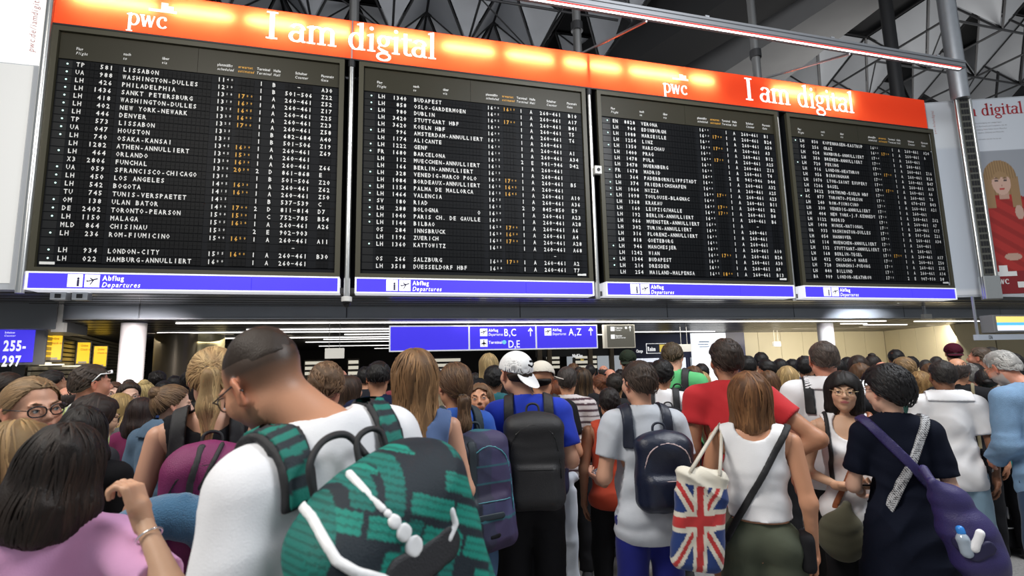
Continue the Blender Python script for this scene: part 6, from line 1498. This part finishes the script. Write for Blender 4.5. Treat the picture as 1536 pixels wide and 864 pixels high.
for yy in (0, .08): b.tube([t_ + A(0, yy, 0), t_ * .5 + A(-.165, -.06, 1.46) * .5 + A(-.01, yy * .6, 0), A(-.175, -.05 + yy * .3, 1.475), A(-.165, -.01 + yy * .3, 1.495), A(-.150, -.06 + yy * .3, 1.46), u_ * .5 + A(-.150, -.07, 1.44) * .5, u_ + A(0, yy, 0)], .009, 8)
f.mb('handle', b, C_('canvas', (.62, .58, .50)), root=tb)
# 32 white shirt man with black backpack
f = Fig(1232, 511, 3.2, -6, 'tall man in a white polo shirt with a black backpack and grey-brown hair', 'red', Pose(b=1.12, head=(-14, 2, 0)), q=1.3)
f.body(w=1.05).face().hair('short', (.075, .055, .045), t=.010, nape=-.045, n=500).garment('polo_shirt', WHT, g=.022, sleeve=.7, amp=.006).bottom('trousers', C_('charcoal2', (.03, .03, .03))).shoes()
f.shell('collar', WHT, lambda X: 1.452 - X[..., 2], th=.016, lo=(-.14, -.18, 1.44), hi=(.14, .14, 1.53))
bp = f.backpack('black backpack with white side lettering on the tall white polo man', BLK, STRAPB, c=(.11, -.20, 1.14), hs=(.12, .10, .27), xs=.12)
T = Text((0, 0, 0), (0, -.35, 1), (-1, 0, 0)); T.line('LLY H', 0, 0, .045, .9, .02); Vt = np.array(T.v, np.float32) + A(.06, -.305, 1.03); me = bpy.data.meshes.new('lettering'); me.from_pydata(Vt.tolist(), [], T.f); link('lettering', me, m_white if 'm_white' in globals() else WR, bp)
# 33 asian woman facing camera
f = Fig(1262, 558, 2.75, 172, 'woman with thin-rimmed glasses and a black bob facing the camera in a white tank top', 'asian', Pose(fem=True, b=1.02, head=(6, -2, -3), ra=((.25, .0, 1.14), (.10, .19, 1.10), (-.8, .6, .1), (-.2, -.2, 1)), la=mirror(((.25, .0, 1.14), (.12, .20, 1.11), (-.7, .6, .1), (-.2, -.2, 1)))), q=1.7)
f.body(bare=True, lipcol=(.42, .13, .13), blush=.6, w=1.04).face(eye=(.03, .02, .012), brow=(.03, .02, .015), gaze=(5, 2)).hair('bob', (.014, .011, .010), L=.23, n=900, t=.024, front=.052, sw=.006, fringe=-.004)
f.glasses(mat('gold_frame', (.55, .42, .25), .3, .7), r=(.021, .014)).name
f.garment('tank_top', WHT, 'tank', g=.014, loose=.01, amp=.006, armhole=-.012).bottom('trousers', BLK).shoes()
ph = f.make('phone', 'dark phone held by the woman with thin-rimmed glasses', 'phone'); w_ = (A(*f.P.R[1]) + A(*f.P.L[1])) / 2 + A(0, .10, .035)
b = MB(); b.obox(w_, (.037, .01, 0), (-.018, .068, .01), (0, 0, .004)); f.mb('case', b, mat('phone_dark', (.02, .02, .025), .2), root=ph, smooth=False)
b = MB(); b.obox(w_ + A(0, 0, .0045), (.034, .009, 0), (-.016, .063, .009), (0, 0, .0005)); f.mb('display', b, mat('phone_glass', (.25, .28, .32), .1), root=ph, smooth=False)
cb_ = f.make('shoulder_bag', 'green-grey cloth bag hanging in front of the woman with thin-rimmed glasses', 'bag')
X, D = field([ell((.10, .16, .80), (.13, .08, .14)), cone((.10, .16, .88), (.06, .15, .98), .06, .03, .06)], .009); D += wrinkle(X, .007, 2, 1.2); f.add('bag_body', *nets(X, D), C_('moss', (.12, .115, .075)), root=cb_)
r2 = sling(.12, .95, -.10, 1.44, .014); f.shell('strap', mat('tan_leather', (.28, .09, .035), .45), r2, root=cb_, th=.016, torso=True)
f.shell('bag_strap', STRAPB, lambda X: np.maximum(np.abs(X[..., 0] - .115) - .012, 1.10 - X[..., 2]), root=cb_, th=.010, torso=True)
# 34 navy dress woman
f = Fig(1325, 551, 2.40, -16, 'woman in a navy dress with short black hair seen from behind', 'pale', Pose(fem=True, b=.94, head=(-34, 2, 0), ra=((.205, -.03, 1.13), (.215, .06, .89), (0, .2, -1), (-1, 0, 0)), la=mirror(((.215, .03, 1.13), (.14, .22, 1.06), (-.2, .9, .1), (-.9, -.2, 0)))), q=1.6)
f.body(w=1.02).face(brow=(.03, .02, .02)).hair('short', (.010, .009, .010), t=.034, n=1100, nape=-.075, sw=.008, lift=.008, h=.006).garment('dress', mat('dress_navy', (.005, .007, .016), .85, bump=.15, bscale=200, spec=.12), 'dress', g=.016, loose=.025, hem=.45, sleeve=.72, flare=.006, amp=.008, neck=(.070, .0)).shoes(); f.glasses(y=.104)
def weave(V): x, y, z = V.T; a = np.sin((x * .5 + z) * 520) * np.sin((x - z * .5) * 300); return np.where(a[:, None] > -.05, np.array([[.55, .56, .58]]), np.array([[.02, .02, .025]]))
r3_ = sling(-.13, 1.0, .10, 1.46, .018); r3 = lambda X: np.maximum(r3_(X), 1.03 - X[..., 2]); sc = f.make('scarf_strap', 'black and white woven strap across the back of the navy dress woman', 'strap'); f.shell('band', CLOTH, r3, root=sc, th=.020, inner=.012, torso=True, cols=weave, h=.005)
pb = f.make('sling_bag', 'purple sling bag with a bottle pocket on the navy dress woman', 'bag')
pur = mat('purple_nylon', (.025, .018, .10), .5, noise=.15, nscale=15, bump=.3, bscale=250)
r4 = sling(.24, .98, -.13, 1.46, .024); f.shell('strap', pur, r4, root=pb, th=.024, inner=.012, torso=True)
L_ = lambda px, py, d=2.33: tuple(f.lp(px, py, d))
pr = [cone(L_(1398, 722), L_(1425, 752), .022, .055, .05), cone(L_(1425, 752), L_(1468, 835, 2.27), .075, .105, .06), cone(L_(1452, 800, 2.29), L_(1476, 850, 2.27), .10, .08, .06), cone(L_(1385, 705, 2.42), L_(1400, 725, 2.36), .022, .024, .02)]
X, D = field(pr, .008); D += wrinkle(X, .006, 4, 1.2); f.add('bag_body', *nets(X, D), pur, root=pb)
f.band('pocket', mat('purple_dark', (.012, .010, .05), .6), pr, f.hits(pr, [(1440, 815), (1462, 832), (1482, 822)], 1.6, 2.6), .030, pb, th=.010, proj=False)
wb = f.make('water_bottle', 'small clear water bottle with a blue cap in the purple bag pocket', 'bottle')
hb = [f.hit(pr, 1451, 828, 1.6, 2.6), f.hit(pr, 1444, 808, 1.6, 2.6), f.hit(pr, 1442, 799, 1.6, 2.6), f.hit(pr, 1440, 794, 1.6, 2.6)]
f.add('bottle_body', *nets(*field([cone(hb[0], hb[1], .026, .024, .01), cone(hb[1], hb[2], .024, .012, .01)], .005)), mat('clear_plastic', (.35, .42, .5), .08, spec=.8), root=wb)
f.add('bottle_cap', *nets(*field([cone(hb[2], hb[3], .017, .017)], .004)), mat('cap_blue', (.03, .22, .65), .35), root=wb)
tp = f.make('tissue_pack', 'white tissue pack beside the blue-capped bottle', 'tissues'); h1 = f.hit(pr, 1462, 822, 1.6, 2.6); h2 = f.hit(pr, 1470, 800, 1.6, 2.6)
f.add('pack', *nets(*field([cone(h1, h2, .020, .018, .01)], .005)), WHT, root=tp)
# 35 white polo man
f = Fig(1410, 540, 3.5, -10, 'man in a white polo shirt and pale blue jeans with cropped dark hair', 'brown', Pose(b=.94, head=(-14, 4, 0), la=mirror(((.23, .0, 1.16), (.08, .2, 1.12), (-.9, .3, .1), (-.2, -.3, .9)))), q=1.3)
f.body().face().hair('short', (.028, .024, .022), t=.010, nape=-.05, n=500).garment('polo_shirt', WHT, g=.022, sleeve=.72, hem=.80, amp=.006).bottom('jeans', C_('pale_jeans', (.24, .37, .48)), flare=.02).shoes()
f.shell('collar', WHT, lambda X: 1.452 - X[..., 2], th=.016, lo=(-.14, -.18, 1.44), hi=(.14, .14, 1.53))
# 36..
f = quick(1434, 535, 4.0, 5, 'bald man in a black shirt with a bag strap', 'warm', 'bald', (.07, .055, .05), BLK, b=1.05, q=1.1)
f.shell('strap', C_('khaki_strap', (.2, .17, .10)), lambda X: np.abs(X[..., 0] - .09) - .012, th=.014)
quick(1379, 558, 3.95, -8, 'woman with wavy golden brown hair in a black top', 'fair', 'bob', (.22, .12, .045), BLK, fem=True, hk=dict(L=.27, wave=.9, col2=(.4, .25, .1), t=.028, n=700), q=1.2)
quick(1352, 536, 4.2, -70, 'man with fair receding hair in profile above the navy dress woman', 'red', 'short', (.27, .17, .08), C_('brown_shirt', (.07, .05, .03)), q=1.1)
# 39 old man denim shirt
f = Fig(1500, 526, 3.3, -42, 'older man with grey hair and beard in a pale denim shirt at the right edge', 'red', Pose(b=.98, head=(-14, 24, 0), hoff=(-.02, .05, 0), lean=.10, la='low'), q=1.4)
f.body(stubble=.9, beard=(.4, .37, .34)).face(brow=(.3, .3, .3)).hair('short', (.42, .41, .39), nape=-.05, n=500, t=.012, wave=.7, front=.095).garment('denim_shirt', mat('pale_denim', (.17, .29, .45), .85, noise=.15, nscale=30, bump=.4, bscale=200), g=.024, sleeve=1.85, hem=.78, amp=.007).bottom('jeans', C_('dark_jeans', (.03, .06, .12))).shoes(); f.glasses(mat('gold_frame', (.55,) * 3))
wl_ = f.make('wallet', 'dark wallet in the hand of the older denim shirt man', 'wallet'); w_ = A(*f.P.L[1]) + A(.03, .09, -.01); b = MB(); b.obox(w_, (.01, .004, 0), (0, .05, .02), (0, -.02, .055)); f.mb('case', b, mat('phone_dark', (.02,) * 3), root=wl_, smooth=False)
quick(1478, 553, 3.8, 0, 'woman with black hair in a teal t-shirt behind the older denim shirt man', 'tan', 'bun', (.012, .01, .01), C_('turquoise', (.03, .34, .34)), fem=True, b=1.1, hk=dict(tie=(0, -.1, .0)))
f = quick(1428, 515, 6.0, -10, 'man wearing a dark red cap above the bald man', 'tan', 'short', DK, BLK, hk=dict(zmax=.01, n=0)); f.cap(C_('wine_cap', (.06, .008, .018)), back=True)
f = quick(1466, 521, 5.4, -60, 'man with brown hair holding his hand to his cheek', 'red', 'short', (.10, .07, .05), C_('dark_grey', (.05, .05, .05)), pose=Pose(ra='down', la='chin', head=(-20, -4, 0)), q=1.1, stubble=.6)
f = quick(1450, 545, 4.6, -20, 'man with short grey hair right of the bald head', 'red', 'short', (.2, .19, .18), BLK)

# ------------------------------------------------------------------ far heads of the crowd: a few built people, copied with their parts
def tmpl(px, top, d, hd, label, skin, style, col, gcol, **k): return quick(px, top, d, hd, label, skin, style, col, C_('t' + str(int(px)), gcol), q=.7, **k).root
TP = [tmpl(1286, 533, 5.0, 0, 'woman with dark brown curly hair left of the black bob woman top', 'tan', 'bob', (.04, .025, .018), (.03, .03, .03), fem=True, hk=dict(L=.27, wave=.6, n=200)),
      tmpl(1121, 534, 5.0, 5, 'man with short black hair right of the red shirt man head', 'tan', 'short', (.012, .010, .010), (.02, .02, .025), hk=dict(n=150)),
      tmpl(1180, 549, 4.4, 0, 'woman with short blonde hair left of the tall white polo man', 'fair', 'bob', (.50, .34, .15), (.02, .02, .02), fem=True, hk=dict(L=.25, n=200)),
      tmpl(1322, 541, 5.4, 0, 'bald man between the two dark heads behind the navy dress woman', 'red', 'bald', (.05, .04, .035), (.03, .03, .04), hk=dict(n=60)),
      tmpl(1308, 533, 5.8, 0, 'person with a dark hair bun before the cream wall', 'tan', 'bun', (.02, .014, .012), (.02, .02, .02), fem=True, hk=dict(tie=(0, -.03, .12), n=120)),
      tmpl(1152, 556, 4.1, 5, 'woman with long auburn brown hair right of the bob woman', 'fair', 'long', (.13, .065, .03), (.02, .02, .02), fem=True, hk=dict(L=.4, n=200)),
      tmpl(1360, 545, 4.9, 0, 'man with a greying dark crop right of the fair profile man', 'brown', 'short', (.05, .045, .04), (.04, .05, .06), hk=dict(n=150, t=.011)),
      tmpl(1257, 539, 6.0, 0, 'woman with straight black hair above the bob and glasses woman', 'asian', 'long', (.012, .010, .010), (.02, .02, .02), fem=True, hk=dict(L=.35, n=200))]
TZ = {}
for r_ in TP: TZ[r_] = r_.scale[0]
TOPZ = 1.742
def clone(k, px, top, d, hd, label, g=None):
    src = TP[k]; r = src.copy(); COL.objects.link(r); d *= 1.13; v = ray(px, top); a = math.atan2(v[0], v[1]) + math.radians(hd); best = (-1,)
    for k_ in [1 + i * .02 for i in range(12)] + [1 - i * .02 for i in range(9)] + [1.24 + i * .02 for i in range(10)]:
        w = at(px, top, d * k_); dm = min(float(np.linalg.norm(w[:2] - z_)) for z_ in PLACED)
        if dm > best[0]: best = (dm, w)
        if dm > .40: break
    w = best[1] if dm <= .40 else w; PLACED.append(np.array(w[:2])); s_ = float(w[2] / TOPZ)
    r.location = (w[0], w[1], 0); r.rotation_euler = (0, 0, -a); r.scale = (s_,) * 3; r['label'] = label; r['group'] = 'far people of the crowd'
    for ch in list(src.children):
        c = ch.copy(); COL.objects.link(c); c.parent = r
        if g is not None and ch.name.startswith('shirt'):
            c.material_slots[0].link = 'OBJECT'; c.material_slots[0].material = g
    return r
GC = [C_('far%d' % i, c) for i, c in enumerate(((.02, .02, .025), (.3, .3, .32), (.05, .02, .02), (.02, .05, .12), (.10, .09, .07), (.02, .06, .05), (.45, .42, .4), (.2, .03, .04)))]
FAR = [(1, 1141, 531, 6.2, 10, 'dark head rising just above the others right of the red shirt'), (1, 1149, 542, 4.9, -50, 'dark-haired man in left profile between the red shirt and the blonde woman'),
 (7, 1170, 541, 5.4, 0, 'black-haired person directly left of the blonde woman top'), (1, 1188, 541, 5.2, 0, 'black-haired man whose head touches the blonde woman hair at right'), (1, 1207, 537, 4.9, 0, 'dark head tight against the left side of the tall white polo man'),
 (1, 1243, 540, 7.0, 0, 'small dark head right of the tall polo man neck'), (7, 1271, 538, 6.4, 10, 'black-haired woman left of the curly brown hair'), (1, 1297, 541, 6.6, 0, 'dark head between the curly hair and the hair bun'),
 (5, 1290, 548, 4.3, 0, 'brown-haired woman low behind the black bob woman'), (1, 1343, 527, 5.6, 0, 'tall man with a dark crown above the fair profile man'), (1, 1366, 537, 5.9, 0, 'black-haired man right of the fair profile man'), (6, 1388, 541, 6.6, 0, 'dark cropped head left of the white polo man hair'),
 (5, 1395, 548, 5.2, 0, 'brown-haired woman partly behind the white polo man'), (6, 1486, 522, 6.3, 0, 'dark crown just above the older man grey hair'), (7, 1519, 533, 4.8, 0, 'dark-haired woman at the right edge behind the older man'), (1, 1450, 549, 5.6, 0, 'black head low behind the bald man shoulder'),
 (7, 1462, 548, 4.5, 0, 'long black hair between the bald man and the teal t-shirt'), (1, 1532, 540, 6.2, 0, 'last dark head at the right border'), (6, 1404, 536, 7.2, 0, 'distant cropped head above the white polo man'),
 (1, 1052, 548, 5.5, 0, 'dark head left of the red shirt man neck'), (5, 1040, 552, 4.6, 0, 'brown-haired woman between the green and the red shirts'), (2, 1052, 560, 4.3, 0, 'short blonde hair right of the green t-shirt backpack'),
 (1, 975, 546, 5.9, 0, 'dark head right of the grey t-shirt man hair'), (3, 905, 549, 7.0, 0, 'distant bald crown under the lit bar name'), (1, 885, 549, 7.4, 0, 'distant dark head left of the lit bar name'), (5, 860, 547, 6.6, 0, 'distant brown hair behind the grey-haired striped man'),
 (4, 868, 556, 5.1, 0, 'dark bun just left of the long black hair'), (1, 795, 548, 5.5, 0, 'dark head between the white and the cream caps'), (7, 790, 575, 3.6, 0, 'black-haired woman low between the two caps'), (1, 652, 552, 6.1, 0, 'dark head right of the very long brown hair'),
 (0, 700, 566, 5.3, 0, 'curly dark head right of the brown ponytail'), (5, 600, 556, 5.6, 0, 'brown-haired woman left of the very long brown hair'), (1, 548, 553, 5.2, 0, 'dark head left of the navy shirt man'), (3, 512, 556, 6.0, 0, 'bald head right of the sandy curls'),
 (1, 262, 566, 5.8, 0, 'dark head between the two afros'), (0, 232, 578, 4.6, 0, 'curly dark woman low left of the denim jacket woman'), (7, 246, 574, 5.0, 0, 'straight black hair behind the denim jacket bun'), (1, 155, 570, 5.6, 0, 'dark head right of the plaid shirt man nose'),
 (6, 118, 566, 5.8, 0, 'cropped head left of the plaid shirt man'), (5, 62, 566, 5.4, 0, 'brown-haired woman behind the black-rimmed glasses woman'), (1, 24, 566, 5.6, 0, 'dark head at the far left behind the olive shirt man'), (7, 305, 570, 3.9, 0, 'black-haired woman behind the blonde ponytail'),
 (6, 1012, 548, 6.2, 0, 'cropped head behind the green t-shirt man shoulder'), (1, 930, 556, 6.6, 0, 'dark head under the olive baseball cap'), (0, 1222, 548, 6.0, 0, 'curly dark head behind the tall polo man'), (5, 1335, 552, 4.6, 0, 'brown hair between the bald man and the fair profile man'),
 (1, 1475, 540, 6.6, 0, 'dark head behind the man with his hand on his cheek'), (4, 1506, 545, 6.0, 0, 'dark bun behind the older man shoulder'), (6, 540, 562, 6.4, 0, 'cropped grey head far behind the dark brown hair'), (3, 128, 572, 6.4, 0, 'bald distant man below the yellow screens')]
for i, (k, px, top, d, hd, lab) in enumerate(FAR): clone(k, px, top, d, hd + (i * 37 % 30) - 15, lab, GC[i % 8])
for r_ in TP: r_['group'] = 'far people of the crowd'

# ------------------------------------------------------------------ luggage on the floor
c = hitz(1497, 818, .02)
dz = empty('duffel_bag', tuple(c), -.25, 'blue and black duffel bag with white piping on a trolley at the right', 'bag')
X, D = field([rbox((0, 0, .42), (.30, .17, .17), .10, .02)], .012); D += wrinkle(X, .005, 2)
me = tomesh(*nets(X, D), 'bag_body'); V = np.array([v.co[:] for v in me.vertices]); cb = np.tile(np.array((.015, .07, .38)), (len(V), 1)); cb[(np.abs(V[:, 0] - .1) < .13) | (V[:, 2] > .54)] = (.015, .015, .018); paint(me, cb); link('bag_body', me, PACKM, dz)
b = MB(); b.tube([(-.03, -.175, .28), (-.03, -.18, .50), (.02, -.175, .545), (.10, -.17, .53), (.18, -.175, .545), (.23, -.18, .50), (.23, -.175, .28)], .007, 6); o = b.build('piping', WR, dz, smooth=True)
b = MB(); b.tube([(-.18, -.06, .56), (-.12, -.08, .66), (.05, -.08, .69), (.18, -.06, .60)], .010, 8); b.build('handle', STRAPB, dz, smooth=True)
tr_ = empty('suitcase', tuple(c - A(0, 0, .02)), -.25, 'black suitcase lying under the blue duffel bag', 'suitcase')
MB().box(-.33, .36, -.2, .2, .05, .235).build('shell', mat('suitcase_black', (.012, .012, .014), .4), tr_, bevel=.03)
for sx in (-.27, .3):
    for sy in (-.16, .16): MB().tube([(sx - .012, sy, .028), (sx + .012, sy, .028)], .028, 12).build('wheel', STRAPB, tr_, smooth=True)
MB().tube([(-.28, -.03, .22), (-.36, -.0, .80)], .013, 8).build('pull_rod', mat('rod_white', (.8, .8, .8), .3, .3), tr_, smooth=True)
MB().box(-.33, .36, -.205, -.2, .225, .235).build('piping', WR, tr_)
